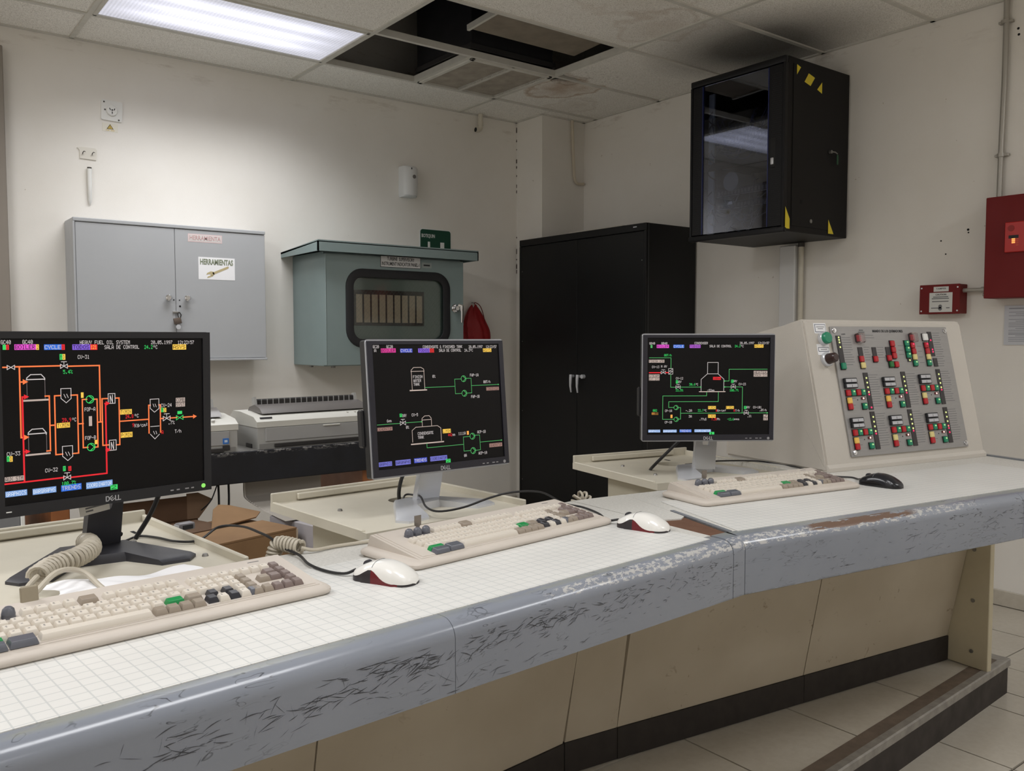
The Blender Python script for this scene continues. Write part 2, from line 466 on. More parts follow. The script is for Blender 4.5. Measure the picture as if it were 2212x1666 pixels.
# vector lettering (built-in font turned into meshes)
def letters(body, size, mat_, parent, M, name='lettering', width=None, ext=.0004, align='CENTER', bold=.012, **props):
    c = bpy.data.curves.new('t', 'FONT'); c.body = body; c.size = size; c.extrude = ext; c.offset = bold * size; c.align_x = align; c.align_y = 'CENTER'
    c.resolution_u = 2
    o = bpy.data.objects.new('t', c); COL.objects.link(o)
    me = bpy.data.meshes.new_from_object(o.evaluated_get(bpy.context.evaluated_depsgraph_get()))
    bpy.data.objects.remove(o); bpy.data.curves.remove(c)
    if width:
        xs = [v.co.x for v in me.vertices]; w = max(xs) - min(xs); x0 = (max(xs) + min(xs)) / 2
        for v in me.vertices: v.co.x = (v.co.x - (x0 if align == 'CENTER' else 0)) * width / w
    me.materials.clear(); me.materials.append(mat_)
    return ob(name, me, parent=parent, M=M, **props)
# plane frames: local x right, y up, z out of the surface
def FACE_Y(x, y, z): return Matrix(((1, 0, 0, x), (0, 0, -1, y), (0, 1, 0, z), (0, 0, 0, 1)))      # faces -Y
def FACE_X(x, y, z): return Matrix(((0, 0, -1, x), (-1, 0, 0, y), (0, 1, 0, z), (0, 0, 0, 1)))     # faces -X

# bitmap lettering for the terminal screens
FONT = {'%': '2313086462', '&': '3649552250', '-': '0808080808', '.': '0060600000', '/': '2010080402', '0': '3E5149453E', '1': '00427F4000', '2': '4261514946', '3': '2141454B31', '4': '1814127F10', '5': '2745454539', '6': '3C4A494930', '7': '0171090503', '8': '3649494936', '9': '064949291E', ':': '0036360000', '<': '0814224100', 'A': '7E1111117E', 'B': '7F49494936', 'C': '3E41414122', 'D': '7F4141221C', 'E': '7F49494941', 'F': '7F09090901', 'G': '3E4149497A', 'H': '7F0808087F', 'I': '00417F4100', 'K': '7F08142241', 'L': '7F40404040', 'M': '7F020C027F', 'N': '7F0408107F', 'O': '3E4141413E', 'P': '7F09090906', 'R': '7F09192946', 'S': '4649494931', 'T': '01017F0101', 'U': '3F4040403F', 'V': '1F2040201F', 'W': '3F4038403F', 'X': '6314081463', 'Y': '0708700807', 'Z': '6151494543', 'c': '3844444420', 'g': '0C5252523E', 'h': '7F08040478', 'm': '7C04180478', 'p': '7C14141408', 'u': '3C4040207C', '°': '0609090600', '²': '0019151200', 'S': '4649494931'}
def bitmap(mb, s, x0, yc, x1, z, h=.0072):
    cw = (x1 - x0) / len(s); px = cw / 6; py = h / 7
    for i, ch in enumerate(s):
        hx = FONT.get(ch)
        if not hx: continue
        for c in range(5):
            bits = int(hx[2 * c:2 * c + 2], 16); r = 0
            while r < 7:
                if bits >> r & 1:
                    r0 = r
                    while r < 7 and bits >> r & 1: r += 1
                    xa = x0 + i * cw + c * px; ya = yc + h / 2 - r * py; yb = yc + h / 2 - r0 * py
                    mb.quad((xa, ya, z), (xa + px * 1.02, ya, z), (xa + px * 1.02, yb, z), (xa, yb, z))
                else: r += 1

# ================================================================== SETTING
XR = 2.129                       # right wall
XL, YF = -4.2, -7.6              # left and front walls, behind the camera
ZT = 3.5                         # slab above the ceiling
def struct(name, data, mats=None, **k):
    o = ob(name, data, mats, **k); o['kind'] = 'structure'; return o
wall_back = struct('wall_back', BX(XL, XR + .2, 0, .2, -.1, ZT), WALL)
wall_right = struct('wall_right', BX(XR, XR + .2, YF, 0, -.1, ZT), WALL)
wall_left = struct('wall_left', BX(XL - .2, XL, YF - .2, .2, -.1, ZT), WALL)
wall_front = struct('wall_front', BX(XL, XR + .2, YF - .2, YF, -.1, ZT), WALL)
pilaster = struct('trim_1', BX(1.731, XR, -.295, 0, 0, ZT), WALL)
_rs = random.Random(4); _g = MB()
for _k in range(17):
    _z = 2.83 - 1.15 * _rs.random() ** 1.3; _h = _rs.uniform(.004, .05) * _rs.random() + .004; _w = _rs.uniform(.0012, .0035)
    _g.box(1.731 - .0006 - _w, 1.731 - .0002, -.004 - _w, -.0005, _z - _h, _z)
ob('corner_crack', _g, mat('crack_dark', (60, 50, 42), .9), parent=pilaster, kind='stuff')
# floor: concrete bed, ceramic tiles of its own
floor = struct('floor', BX(XL, XR, YF, 0, -.1, -.006), GROUT)
TS = .4135
tile_me = BX(-TS / 2 + .003, TS / 2 - .003, -TS / 2 + .003, TS / 2 - .003, -.01, 0, .0015).mesh(TILE)
def tiles(parent, x0, x1, y0, y1, z, ox, oy):
    nx0 = math.floor((x0 - ox) / TS); nx1 = math.ceil((x1 - ox) / TS)
    ny0 = math.floor((y0 - oy) / TS); ny1 = math.ceil((y1 - oy) / TS)
    for i in range(nx0, nx1):
        for j in range(ny0, ny1):
            a, b = max(x0, ox + i * TS), min(x1, ox + (i + 1) * TS); c, d = max(y0, oy + j * TS), min(y1, oy + (j + 1) * TS)
            if b - a < .02 or d - c < .02: continue
            if b - a > TS - .001 and d - c > TS - .001:
                ob('tile', tile_me, parent=parent, loc=((a + b) / 2, (c + d) / 2, z))
            else:
                ob('tile', BX(a + .003, b - .003, c + .003, d - .003, -.01, 0), TILE, parent=parent, loc=(0, 0, z))
tiles(floor, 1.075, XR - .012, -4.6, -.012, 0, .50, -3.576)
tiles(floor, -.58, 1.075, -4.6, -3.73, 0, .50, -3.576)
ob('screed', BX(XL, -.58, YF, 0, -.02, -.001), TILE, parent=floor)
ob('screed', BX(-.58, XR, YF, -4.6, -.02, -.001), TILE, parent=floor)
ob('screed', BX(-.58, 1.075, -2.5, 0, -.02, -.001), TILE, parent=floor)
bb = struct('baseboard_back', BX(XL, 1.731, -.012, 0, 0, .10, .003), TILE)
br = struct('baseboard_right', BX(XR - .012, XR, YF, -.295, 0, .075, .003), TILE)
# plain brown-grey door leaf with its frame at the far left of the back wall
door = struct('door_1', BX(-2.5, -1.595, -.035, 0, .01, 2.69, .003), mat('door_taupe', (132, 124, 116), .55, var=.06))
ob('door_frame', BX(-1.595, -1.54, -.055, 0, 0, 2.73, .004), mat('door_frame_taupe', (138, 130, 121), .55), parent=door)
ob('door_frame', BX(-2.5, -1.595, -.055, 0, 2.69, 2.73, .004), mat('door_frame_taupe', (138, 130, 121), .55), parent=door)

# ceiling: slab, tee grid and one object per lay-in tile
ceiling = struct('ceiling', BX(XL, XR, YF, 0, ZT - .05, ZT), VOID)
G = .6096
A = -.427
rows = [0, A] + [A - G * k for k in range(1, 12)]                 # y of the tee lines, going towards the camera
cols = [XL, -6 * G, -4 * G, -2 * G, 0, 2 * G, XR]
cols_b = [XL, -5 * G, -3 * G, -G, G, 3 * G, XR]               # half-shifted rows behind the desk
def row_cols(k): return cols_b if k in (7, 9) else cols                      # x of the cross tees, full tiles 2G long
def bar(x0, x1, y0, y1):
    ob('grid_bar', BX(x0, x1, y0, y1, ZC - .004, ZC + .03), TBAR, parent=ceiling)
troffer_cells = [(t[0], t[2]) for t in TROFFERS]
for k, y in enumerate(rows[1:]):
    if k == 1:                                                     # this tee hangs on under the open bay, up to the grille
        bar(XL, XR, y - .012, y + .012)
    elif k == 2: bar(XL, XR, y - .012, y + .012)
    else: bar(XL, XR, y - .012, y + .012)
bar(XL, 1.731, -.02, 0); bar(XR - .02, XR, YF, -.295); bar(1.711, 1.731, -.295, 0); bar(1.731, XR, -.315, -.295)
for k in range(len(rows) - 1):
    ya, yb = rows[k + 1], rows[k]
    for x in row_cols(k)[1:-1]:
        bar(x - .012, x + .012, ya + .012, yb - .012)
bar(G - .012, G + .012, rows[2] + .012, rows[1] - .012)
def ctile(x0, x1, y0, y1, dz=0.0):
    g = .009
    ob('ceiling_tile', BX(x0 + g, x1 - g, y0 + g, y1 - g, ZC + .004 + dz, ZC + .018 + dz, .002), CEIL, parent=ceiling)
for k in range(len(rows) - 1):
    ya, yb = rows[k + 1], rows[k]
    for i in range(len(cols) - 1):
        xa, xb = row_cols(k)[i], row_cols(k)[i + 1]
        if any(abs(xa - t[0]) < .02 and abs(ya - t[2]) < .02 for t in TROFFERS): continue
        if k in (1, 2) and i == 4: continue                        # the open bay and the grille
        if k == 0 and i == 5:
            ctile(xa, 1.731, ya, yb); ob('ceiling_tile', BX(1.73, XR - .01, ya + .009, -.30, ZC + .004, ZC + .018), CEIL, parent=ceiling); continue
        if k == 1 and i == 5:
            # tile with a corner broken off
            x0, x1, y0, y1 = xa + .009, xb - .009, ya + .009, yb - .009
            pts = [(x0 + .15, y0), (x1, y0), (x1, y1), (x0, y1), (x0, y0 + .10), (x0 + .03, y0 + .085), (x0 + .06, y0 + .10), (x0 + .085, y0 + .06), (x0 + .13, y0 + .05)]
            ob('ceiling_tile', MB().prism(pts, ZC + .004, ZC + .018), CEIL, parent=ceiling); continue
        if k == 2 and i == 5:
            x0, x1, y0, y1 = xa + .009, xb - .009, ya + .009, yb - .009
            pts = [(x0, y0), (x1, y0), (x1, y1), (x0 + .17, y1), (x0 + .12, y1 - .03), (x0 + .05, y1 - .02), (x0, y1 - .05)]
            ob('ceiling_tile', MB().prism(pts, ZC + .004, ZC + .018), CEIL, parent=ceiling); continue
        ctile(xa, xb, ya, yb)
# plenum kit seen through the open bay
duct = thing('air_duct', 'dark sheet metal air duct above the open ceiling bay beside the grille', 'duct', (0.92, -.73, ZC + .05))
ob('duct_body', BX(-.30, .30, -.29, .29, 0, .55, .004), mat('duct_metal', (44, 43, 46), .5, metal=.2, var=.2), parent=duct)
ob('duct_flange', BX(-.31, .31, -.30, .30, .0, .03, .002), mat('duct_flange', (58, 56, 56), .5, metal=.2), parent=duct)
beam = thing('steel_beam', 'dark brown beam crossing the void above the ceiling opening', 'beam', (.30, -1.35, ZC + .30), data=BX(-.06, .06, -.6, .9, 0, .25, .01), mats=VOID)
loose = thing('loose_ceiling_tile', 'grimy loose ceiling tile lying tilted inside the open bay', 'ceiling tile', (.86, -1.44, ZC + .075))
loose.rotation_euler = (rad(-3), 0, 0)
ob('tile_board', BX(-.40, .34, -.20, .21, 0, .014, .002), mat('grimy_tile', (140, 130, 116), .85, var=.25, vs=9), parent=loose)
ob('edge_angle', BX(-.410, -.394, -.20, .215, -.010, .02), TBAR, parent=loose)
grille = thing('return_air_grille', 'square louvred return air grille with white frame and centre bar in the ceiling', 'air grille', (1.5 * G, A - G / 2, ZC))
h = G / 2 - .012
g = MB()
for a in ((-h, h, -h, -h + .026), (-h, h, h - .026, h), (-h, -h + .026, -h, h), (h - .026, h, -h, h)): g.box(a[0], a[1], a[2], a[3], -.012, .018, .002)
ob('frame', g, TBAR, parent=grille)
ob('centre_bar', BX(-.011, .011, -h, h, -.010, .016, .002), TBAR, parent=grille)
g = MB()
for i in range(30):
    y = -h + .036 + i * (2 * h - .07) / 29
    for sx in (-1, 1):
        g.box(-.125, .125, -.0065, .0065, -.0008, .0008, M=Matrix.Translation((sx * .139, y, .004)) @ Matrix.Rotation(rad(-12), 4, 'X'))
ob('louver', g, mat('dusty_louver', (170, 162, 150), .6, var=.3, vs=12), parent=grille, kind='stuff')
g = MB()
for i in range(42):
    y = -h + .03 + i * (2 * h - .06) / 41
    for x in (-.0135, .0135, h - .028): g.box(x - .002, x + .002, y - .002, y + .002, -.011, -.002)
ob('louver_pin', g, TBAR, parent=grille, kind='stuff')
# troffers
for i, (x0, x1, y0, y1, watts, spread) in enumerate(TROFFERS):
    cx, cy = (x0 + x1) / 2, (y0 + y1) / 2; w, d = x1 - x0, y1 - y0
    lab = ['lit fluorescent ceiling light above the grey tool cabinet', 'lit fluorescent ceiling light above the operator side of the desk', 'added fluorescent ceiling light behind the camera, on the right, to brighten the room', 'added fluorescent ceiling light behind the camera, on the left, to brighten the room', 'added fluorescent ceiling light left of the tool cabinet, unseen, to brighten the room', 'added fluorescent ceiling light left of the desk, unseen, to brighten the room'][i]
    t = thing('ceiling_light', lab, 'ceiling light', (cx, cy, ZC), group='fluorescent ceiling lights')
    g = MB()
    for a in ((-w / 2 + .012, w / 2 - .012, -d / 2 + .012, -d / 2 + .03), (-w / 2 + .012, w / 2 - .012, d / 2 - .03, d / 2 - .012), (-w / 2 + .012, -w / 2 + .032, -d / 2 + .012, d / 2 - .012), (w / 2 - .032, w / 2 - .012, -d / 2 + .012, d / 2 - .012)):
        g.box(a[0], a[1], a[2], a[3], -.008, .014, .003)
    ob('frame', g, TBAR, parent=t)
    ob('diffuser', BX(-w / 2 + .03, w / 2 - .03, -d / 2 + .028, d / 2 - .028, 0, .006), LENS, parent=t)
    ob('housing', BX(-w / 2 + .014, w / 2 - .014, -d / 2 + .014, d / 2 - .014, .014, .11), TBAR, parent=t)
    L = bpy.data.lights.new('tube_light', 'AREA'); L.shape = 'RECTANGLE'; L.size = w - .10; L.size_y = d - .10
    L.energy = watts; L.color = (.985, .99, 1.0); L.spread = rad(spread)
    lo = bpy.data.objects.new('tube_light', L); COL.objects.link(lo); lo.parent = t; lo.location = (0, 0, -.006)

# ================================================================== RAISED PLATFORM
PZ = .12
plat = thing('raised_platform', 'low tiled platform with metal edge strip and dark riser under the desk', 'platform')
# front edge runs almost parallel to the back wall
PA, PB = (-4.0, -4.05), (1.07, -3.722)
ob('platform_body', MB().prism([PA, PB, (1.07, -2.5), (-4.0, -2.5)], 0, PZ - .012), GROUT, parent=plat)
d = Vector((PB[0] - PA[0], PB[1] - PA[1], 0)); L_ = d.length; ang = math.atan2(d.y, d.x)
MP = Matrix.Translation((PB[0], PB[1], 0)) @ Matrix.Rotation(ang, 4, 'Z')
ob('riser', BX(-L_, 0.0, -.012, 0, 0, PZ - .018), mat('dark_riser', (52, 45, 42), .6, var=.3, vs=14), parent=plat, M=MP)
ob('riser', BX(1.07, 1.082, -3.72, -2.5, 0, PZ - .018), mat('dark_riser', (52, 45, 42), .6), parent=plat)
g = MB(); g.sweep([(-.016, PZ - .022), (-.016, PZ), (-.012, PZ + .004), (.010, PZ + .004), (.010, PZ - .012), (-.01, PZ - .012), (-.01, PZ - .022)], -L_, .014)
ob('edge_strip', g, mat('worn_metal_nose', (158, 154, 148), .35, metal=.3, var=.3, vs=25), parent=plat, M=MP)
ob('inner_strip', MB().sweep([(.011, PZ - .012), (.011, PZ + .002), (.055, PZ + .002), (.058, PZ - .012)], -L_, .0), mat('brown_strip', (112, 98, 86), .5, var=.3, vs=20), parent=plat, M=MP)
ob('edge_strip', BX(1.03, 1.084, -3.715, -2.5, PZ - .012, PZ + .004, .002), mat('worn_metal_nose', (158, 154, 148), .35), parent=plat)
def ptiles(x0, x1, y0, y1, ox, oy):
    for i in range(math.floor((x0 - ox) / TS), math.ceil((x1 - ox) / TS)):
        for j in range(math.floor((y0 - oy) / TS), math.ceil((y1 - oy) / TS)):
            a, b = max(x0, ox + i * TS) + .003, min(x1, ox + (i + 1) * TS) - .003
            c, e = max(y0, oy + j * TS) + .003, min(y1, oy + (j + 1) * TS) - .003
            lim = lambda x: PA[1] + (x - PA[0]) * (PB[1] - PA[1]) / (PB[0] - PA[0]) + .05
            pts = [(a, max(c, lim(a))), (b, max(c, lim(b))), (b, e), (a, e)]
            if e - max(c, lim(a)) < .02 or b - a < .02: continue
            ob('tile', MB().prism(pts, PZ - .012, PZ - .001), TILE, parent=plat)
ptiles(-1.9, 1.03, -4.1, -2.5, -.318, -3.41)

# ================================================================== DESK
DZ = .86
def desk_prof():
    p = [(.010, -.125), (0, -.120), (0, -.028)]
    for i in range(1, 7): a = rad(90 * i / 6); p.append((.028 - .028 * math.cos(a), -.028 + .028 * math.sin(a)))
    p += [(.062, 0), (.062, -.03), (.03, -.03), (.03, -.125)]
    return p
OL, AL = Vector((-.764, -3.948, DZ)), rad(5.2)
OR, AR = Vector((-.722, -3.945, DZ)), rad(-7.6)
DD = .53
ldesk = thing('operator_desk', 'left half of cream control desk with scratched grey steel nose, nearest the camera', 'desk', OL, AL, 'two halves of the control desk')
rdesk = thing('operator_desk', 'right half of cream control desk with grey nose, holding the sloped console', 'desk', OR, AR, 'two halves of the control desk')
def edge(parent, x0, x1):
    g = MB().sweep(desk_prof(), x0, x1)
    if parent is ldesk:                                  # the left nosing gets a little shallower away from the joint
        for v in g.bm.verts:
            if v.co.z < -.1: v.co.z -= .0130 * v.co.x
    ob('edge_nosing', g, FASC, parent=parent)
edge(ldesk, -.7355, -.001); edge(ldesk, -1.56, -.7365)
edge(rdesk, .001, 1.0185); edge(rdesk, 1.0195, 1.62)
SCR = mat('scratch_dark', (74, 76, 82), .6)
def scratches(parent, clusters, seed):
    """scratch marks worn into the front of the nosing: thin flat strokes lying on the steel"""
    rs = random.Random(seed); g = MB()
    def stroke(x, z, L, a, w, bend):
        n = 4; P = []
        for i in range(n + 1):
            t = i / n - .5; P.append((x + L * t * math.cos(a) - bend * (t * t - .08) * math.sin(a), z + L * t * math.sin(a) + bend * (t * t - .08) * math.cos(a)))
        P = [(px, min(-.029, max(-.106, pz + .013))) for px, pz in P]
        for i in range(n):
            (xa, za), (xb, zb) = P[i], P[i + 1]; wa = w * (1 - abs(2 * i / n - 1) * .8); wb = w * (1 - abs(2 * (i + 1) / n - 1) * .8)
            g.quad((xa, -.0003, za - wa), (xb, -.0003, zb - wb), (xb, -.0003, zb + wb), (xa, -.0003, za + wa))
    for cx, cz, sx, sz, n, lm, wm in clusters:
        for _ in range(n):
            a = rs.gauss(.12, .30) if rs.random() < .80 else rs.uniform(.6, 1.9)
            L = lm * rs.uniform(.4, 1.3) * (.7 if abs(a) > .6 else 1)
            stroke(cx + rs.gauss(0, sx), cz + rs.gauss(0, sz), L, a, wm * rs.uniform(.4, 1.1), rs.uniform(-.25, .25) * L)
    ob('scratch_marks', g, SCR, parent=parent, kind='stuff')
scratches(ldesk, [(-.86, -.056, .055, .010, 52, .026, .0011), (-.80, -.064, .03, .008, 26, .022, .0012), (-.92, -.074, .05, .008, 22, .024, .0009), (-.98, -.080, .012, .010, 10, .022, .0010), (-1.14, -.072, .05, .009, 26, .030, .0010), (-1.03, -.066, .03, .008, 12, .028, .0009), (-.755, -.085, .03, .015, 8, .035, .0008),
    (-.62, -.058, .07, .008, 60, .024, .0011), (-.50, -.058, .07, .009, 52, .020, .0010), (-.30, -.062, .10, .011, 56, .018, .0009), (-.12, -.064, .07, .016, 34, .014, .0008), (-.45, -.085, .25, .016, 36, .016, .0007), (-1.2, -.090, .15, .016, 22, .022, .0007), (-.70, -.112, .12, .004, 14, .030, .0009)], 11)
scratches(rdesk, [(.20, -.066, .07, .010, 14, .022, .0006), (.24, -.082, .03, .010, 8, .020, .0006), (.60, -.066, .05, .012, 14, .024, .0007), (.56, -.074, .02, .014, 6, .034, .0008), (.42, -.060, .16, .012, 12, .014, .0006), (.95, -.062, .06, .012, 18, .022, .0008), (1.02, -.068, .015, .018, 10, .030, .0010), (.45, -.114, .25, .003, 22, .024, .0007), (.75, -.085, .2, .018, 16, .014, .0006)], 12)
KL, KR = .146, .166              # the joint is cut on the skew
ob('worktop', MB().prism([(-1.56, .0625), (.0625 * KL - .001, .0625), (DD * KL - .001, DD), (-1.56, DD)], -.03, -.0005), STONE, parent=ldesk)
ob('worktop', MB().prism([(.0625 * KR + .001, .0625), (1.60, .0625), (1.72, .95), (.80, .95), (.80, DD), (DD * KR + .001, DD)], -.03, -.0005), STONE, parent=rdesk)
ob('side_edging', MB().prism([(.0625 * KR + .001, .0625), (.0625 * KR + .012, .0625), (.30 * KR + .012, .30), (.30 * KR + .001, .30)], -.028, .0012), mat('edge_grey', (122, 126, 132), .35), parent=rdesk)
ob('end_edging', MB().prism([(1.60, .0625), (1.62, .0625), (1.74, .95), (1.72, .95)], -.035, .004), mat('edge_grey', (122, 126, 132), .35), parent=rdesk)
# leaning front panels, dark skirting, end board (profile measured from front face: y .445 at top to .56 at foot)
def lean_panel(parent, x0, x1, name='front_panel', zt=-.125, zb=-.65, yt=.455, yb=.560, m=None, th=.018):
    g = MB(); g.sweep([(yt, zt), (yb, zb), (yb + th, zb), (yt + th, zt)], x0 + .002, x1 - .002)
    ob(name, g, m or PANEL, parent=parent)
SKIRT = mat('dark_skirting', (44, 38, 35), .6, var=.25, vs=20)
for x0, x1 in ((-.68, .078), (-1.56, -.68)):
    lean_panel(ldesk, x0, x1)
    ob('skirting', BX(x0 + .001, x1 - .001, .556, .575, -.738, -.651), SKIRT, parent=ldesk)
for x0, x1 in ((.09, .823), (.823, 1.565)):
    lean_panel(rdesk, x0, x1)
    ob('skirting', BX(x0 + .001, x1 - .001, .556, .575, -.738, -.651), SKIRT, parent=rdesk)
ob('end_panel', BX(1.566, 1.590, .412, .70, -.738, -.03, .002), mat('end_board', (196, 186, 160), .55, var=.12, vs=9), parent=rdesk)
for z in (-.32, -.50, -.68): ob('screw_cap', MB().cyl((1.566, .47, z), (-1, 0, 0), .007, .003, 10), STEEL, parent=rdesk)
ob('end_panel', BX(-1.56, -1.54, .412, .70, -.738, -.03, .002), PANEL, parent=ldesk)
ob('rear_rail', BX(-.80, -.46, .68, .70, -.25, -.048), CREAMD, parent=ldesk)
ob('under_rail', BX(-1.54, -.02, .50, .53, -.12, -.03), PANEL, parent=ldesk)
ob('under_rail', BX(.02, 1.56, .50, .53, -.12, -.03), PANEL, parent=rdesk)
ob('rear_panel', BX(.82, 1.66, .92, .94, -.738, -.03), CREAMD, parent=rdesk)
# paper mats
SH = .0012
s1 = thing('squared_mat', 'white squared paper mat on the left half of the desk', 'desk mat', OL, AL, data=BX(-1.50, -.022, .043, .40, 0, SH), mats=SHEET)
s2 = thing('squared_mat', 'white squared paper mat on the right half of the desk', 'desk mat', OR, AR, data=MB().prism([(.034, .056), (1.46, .056), (1.46, .40), (.105, .40)], 0, SH), mats=SHEET)
# wedge between the two halves
wedge = thing('corner_filler', 'narrow wedge joining the desk halves, laminate torn off its brown board', 'corner filler', (-.743, -3.9465, DZ), 0)
def W2(parent, u, side):
    """point on the edge of a half, as offset from the wedge origin"""
    O, a, s = (OL, AL, KL * u) if side == 0 else (OR, AR, KR * u)
    return (O.x + s * math.cos(a) - u * math.sin(a) - wedge.location.x, O.y + s * math.sin(a) + u * math.cos(a) - wedge.location.y)
l = lambda u: (W2(0, u, 0)[0] + .001, W2(0, u, 0)[1]); r_ = lambda u: (W2(0, u, 1)[0] - .001, W2(0, u, 1)[1])
ob('board', MB().prism([l(.03), r_(.03), r_(DD), l(DD)], -.03, -.003), BROWNW, parent=wedge)
ob('laminate_cover', MB().prism([l(.205), (l(.21)[0] + .02, l(.21)[1] + .008), (l(.2)[0] + .03, l(.2)[1] + .03), (r_(.215)[0] - .02, r_(.22)[1]), r_(.235), r_(DD), l(DD)], -.003, .0), STONE, parent=wedge)
g = MB()
pr = desk_prof()[:-2]
def wedge_nose():
    bm = g.bm; aL = [bm.verts.new((l(y)[0], l(y)[1], z)) for y, z in desk_prof()]; aR = [bm.verts.new((r_(y)[0], r_(y)[1], z)) for y, z in desk_prof()]; n = len(aL)
    for i in range(n): bm.faces.new((aL[(i + 1) % n], aL[i], aR[i], aR[(i + 1) % n]))
    bm.faces.new(aL); bm.faces.new(aR[::-1])
wedge_nose()
ob('edge_nosing', g, FASC, parent=wedge)
g = MB()
def wpan(zt, zb, yt, yb, th, gapl, gapr):
    bm = g.bm; q = []
    for y, z in ((yt, zt), (yb, zb), (yb + th, zb), (yt + th, zt)):
        q.append((bm.verts.new((l(y)[0] + gapl, l(y)[1], z)), bm.verts.new((r_(y)[0] - gapr, r_(y)[1], z))))
    for i in range(4): a, b = q[i], q[(i + 1) % 4]; bm.faces.new((a[0], a[1], b[1], b[0]))
    bm.faces.new([p[0] for p in q]); bm.faces.new([p[1] for p in q][::-1])
wpan(-.125, -.65, .455, .560, .018, .002, .002)
ob('front_panel', g, PANEL, parent=wedge)
g = MB(); wpan(-.651, -.738, .558, .558, .018, .001, .001); ob('skirting', g, SKIRT, parent=wedge)

# ================================================================== WALL FIXTURES AND CABINETS
# grey tool cabinet
tc = thing('tool_cabinet', 'wide grey steel tool cabinet with two doors hung on the back wall', 'cabinet', (-.770, 0, 1.150))
ob('body', BX(-.505, .505, -.178, 0, 0, .742, .004), GREY, parent=tc)
g = MB(); g.box(-.505, .505, -.205, -.178, .722, .742, .003); g.box(-.505, .505, -.212, -.178, 0, .012, .002); g.box(-.505, -.496, -.205, -.178, .012, .722)
ob('rim', g, GREY, parent=tc)
for sx, x0, x1 in ((-1, -.494, -.0035), (1, -.0015, .503)):
    dr = ob('door', BX(x0, x1, -.200, -.180, .014, .720, .002), GREY, parent=tc)
    kx = -.045 if sx < 0 else .055
    k = MB(); k.cyl((kx, -.200, .345), (0, -1, 0), .008, .012, 12); k.cyl((kx, -.212, .345), (0, -1, 0), .017, .016, 18, b=.006)
    ob('knob', k, CHROME, parent=dr)
    k = MB()
    for hx, hz, hr in (((-.014, .334, .0035),) if sx < 0 else ((.016, .333, .0035), (.018, .300, .0055))): k.cyl((hx, -.2004, hz), (0, -1, 0), hr, .0006, 10)
    ob('key_hole', k, DARK, parent=dr)
    if sx > 0:
        k = MB(); k.box(.068, .255, -.2006, -.2002, .655, .699)
        ob('name_label', k, mat('faded_pink_label', (214, 192, 192), .6), parent=dr)
        ob('name_label', BX(.073, .250, -.2010, -.2006, .660, .694), mat('faded_label', (206, 202, 200), .6), parent=dr)
        letters('HERRAMIENTA', .034, mat('faded_pink_ink', (188, 150, 150), .7), dr, FACE_Y(.162, -.2012, .677), width=.17, name='label_text')
        ob('poster', BX(.122, .325, -.2008, -.2002, .452, .575), PAPER, parent=dr)
        letters('HERRAMIENTAS', .042, mat('olive_ink', (126, 134, 112), .7), dr, FACE_Y(.223, -.2011, .548), width=.184, name='poster_text', bold=.035)
        wr = MB(); M_ = FACE_Y(.228, -.2010, .497) @ Matrix.Rotation(rad(24), 4, 'Z')
        wr.prism([(-.03, -.006), (.062, -.0055), (.068, -.002), (.068, .004), (.062, .0065), (-.03, .007)], 0, .0004, M=M_)
        wr.prism([(-.030, -.010), (-.022, -.006), (-.022, .009), (-.036, .017), (-.058, .016), (-.066, .008), (-.052, .007), (-.044, .002), (-.046, -.005)], 0, .0004, M=M_)
        wr.prism([(-.048, -.012), (-.036, -.013), (-.031, -.008), (-.045, -.004), (-.062, -.003), (-.070, -.010)], 0, .0004, M=M_)
        ob('wrench_picture', wr, mat('wrench_print', (186, 172, 132), .6), parent=dr)
ob('hasp', BX(-.022, .012, -.206, -.200, .262, .272, .001), STEEL, parent=tc)
pl = thing('padlock', 'small worn padlock with a key hanging on the grey cabinet doors', 'padlock', (-.768, -.211, 1.345))
ob('shackle', MB().tube([(.012, -.004, .04), (.016, -.006, .058), (.008, -.004, .072), (-.002, -.002, .066), (.002, -.004, .04)], .0032, 8), mat('dark_steel', (72, 70, 68), .35, metal=.7), parent=pl)
ob('lock_body', BX(-.018, .022, -.012, .004, .008, .042, .004, 2, M=Matrix.Rotation(rad(-12), 4, 'Y')), mat('worn_brown_metal', (104, 92, 84), .45, metal=.4), parent=pl)
ob('key', MB().cyl((-.002, -.016, -.008), (0, 1, 0), .013, .003, 14), SILVER2, parent=pl)

# grey-green instrument panel with canopy and glazed door
ip = thing('instrument_panel', 'grey-green instrument cabinet with overhanging canopy and a rounded glass window', 'instrument panel', (.466, 0, 1.112))
ob('body', BX(-.479, .479, -.425, 0, 0, .665, .004), TEAL, parent=ip)
g = MB()
w2, zt0, zt1 = .553, .719, .685
bmv = [(-w2, -.522, .652), (w2, -.522, .652), (w2, .0, .652), (-w2, .0, .652)]
top = [(-w2, -.522, zt0), (w2, -.522, zt0), (w2, .0, zt1), (-w2, .0, zt1)]
def slab(mb, pts, th):
    a = [mb.bm.verts.new(p) for p in pts]; b = [mb.bm.verts.new((p[0], p[1], p[2] - th)) for p in pts]; n = len(pts)
    mb.bm.faces.new(a); mb.bm.faces.new(b[::-1])
    for i in range(n): mb.bm.faces.new((a[(i + 1) % n], a[i], b[i], b[(i + 1) % n]))
slab(g, top, .012)
g.box(-w2, w2, -.522, -.514, .656, .712)                                    # front lip
for sx in (-w2, w2 - .008):
    a = [(sx, -.522, .656), (sx, 0, .652), (sx, 0, .684), (sx, -.522, .712)]
    va = [g.bm.verts.new(p) for p in a]; vb = [g.bm.verts.new((p[0] + .008, p[1], p[2])) for p in a]
    g.bm.faces.new(va); g.bm.faces.new(vb[::-1])
    for i in range(4): g.bm.faces.new((va[(i + 1) % 4], va[i], vb[i], vb[(i + 1) % 4]))
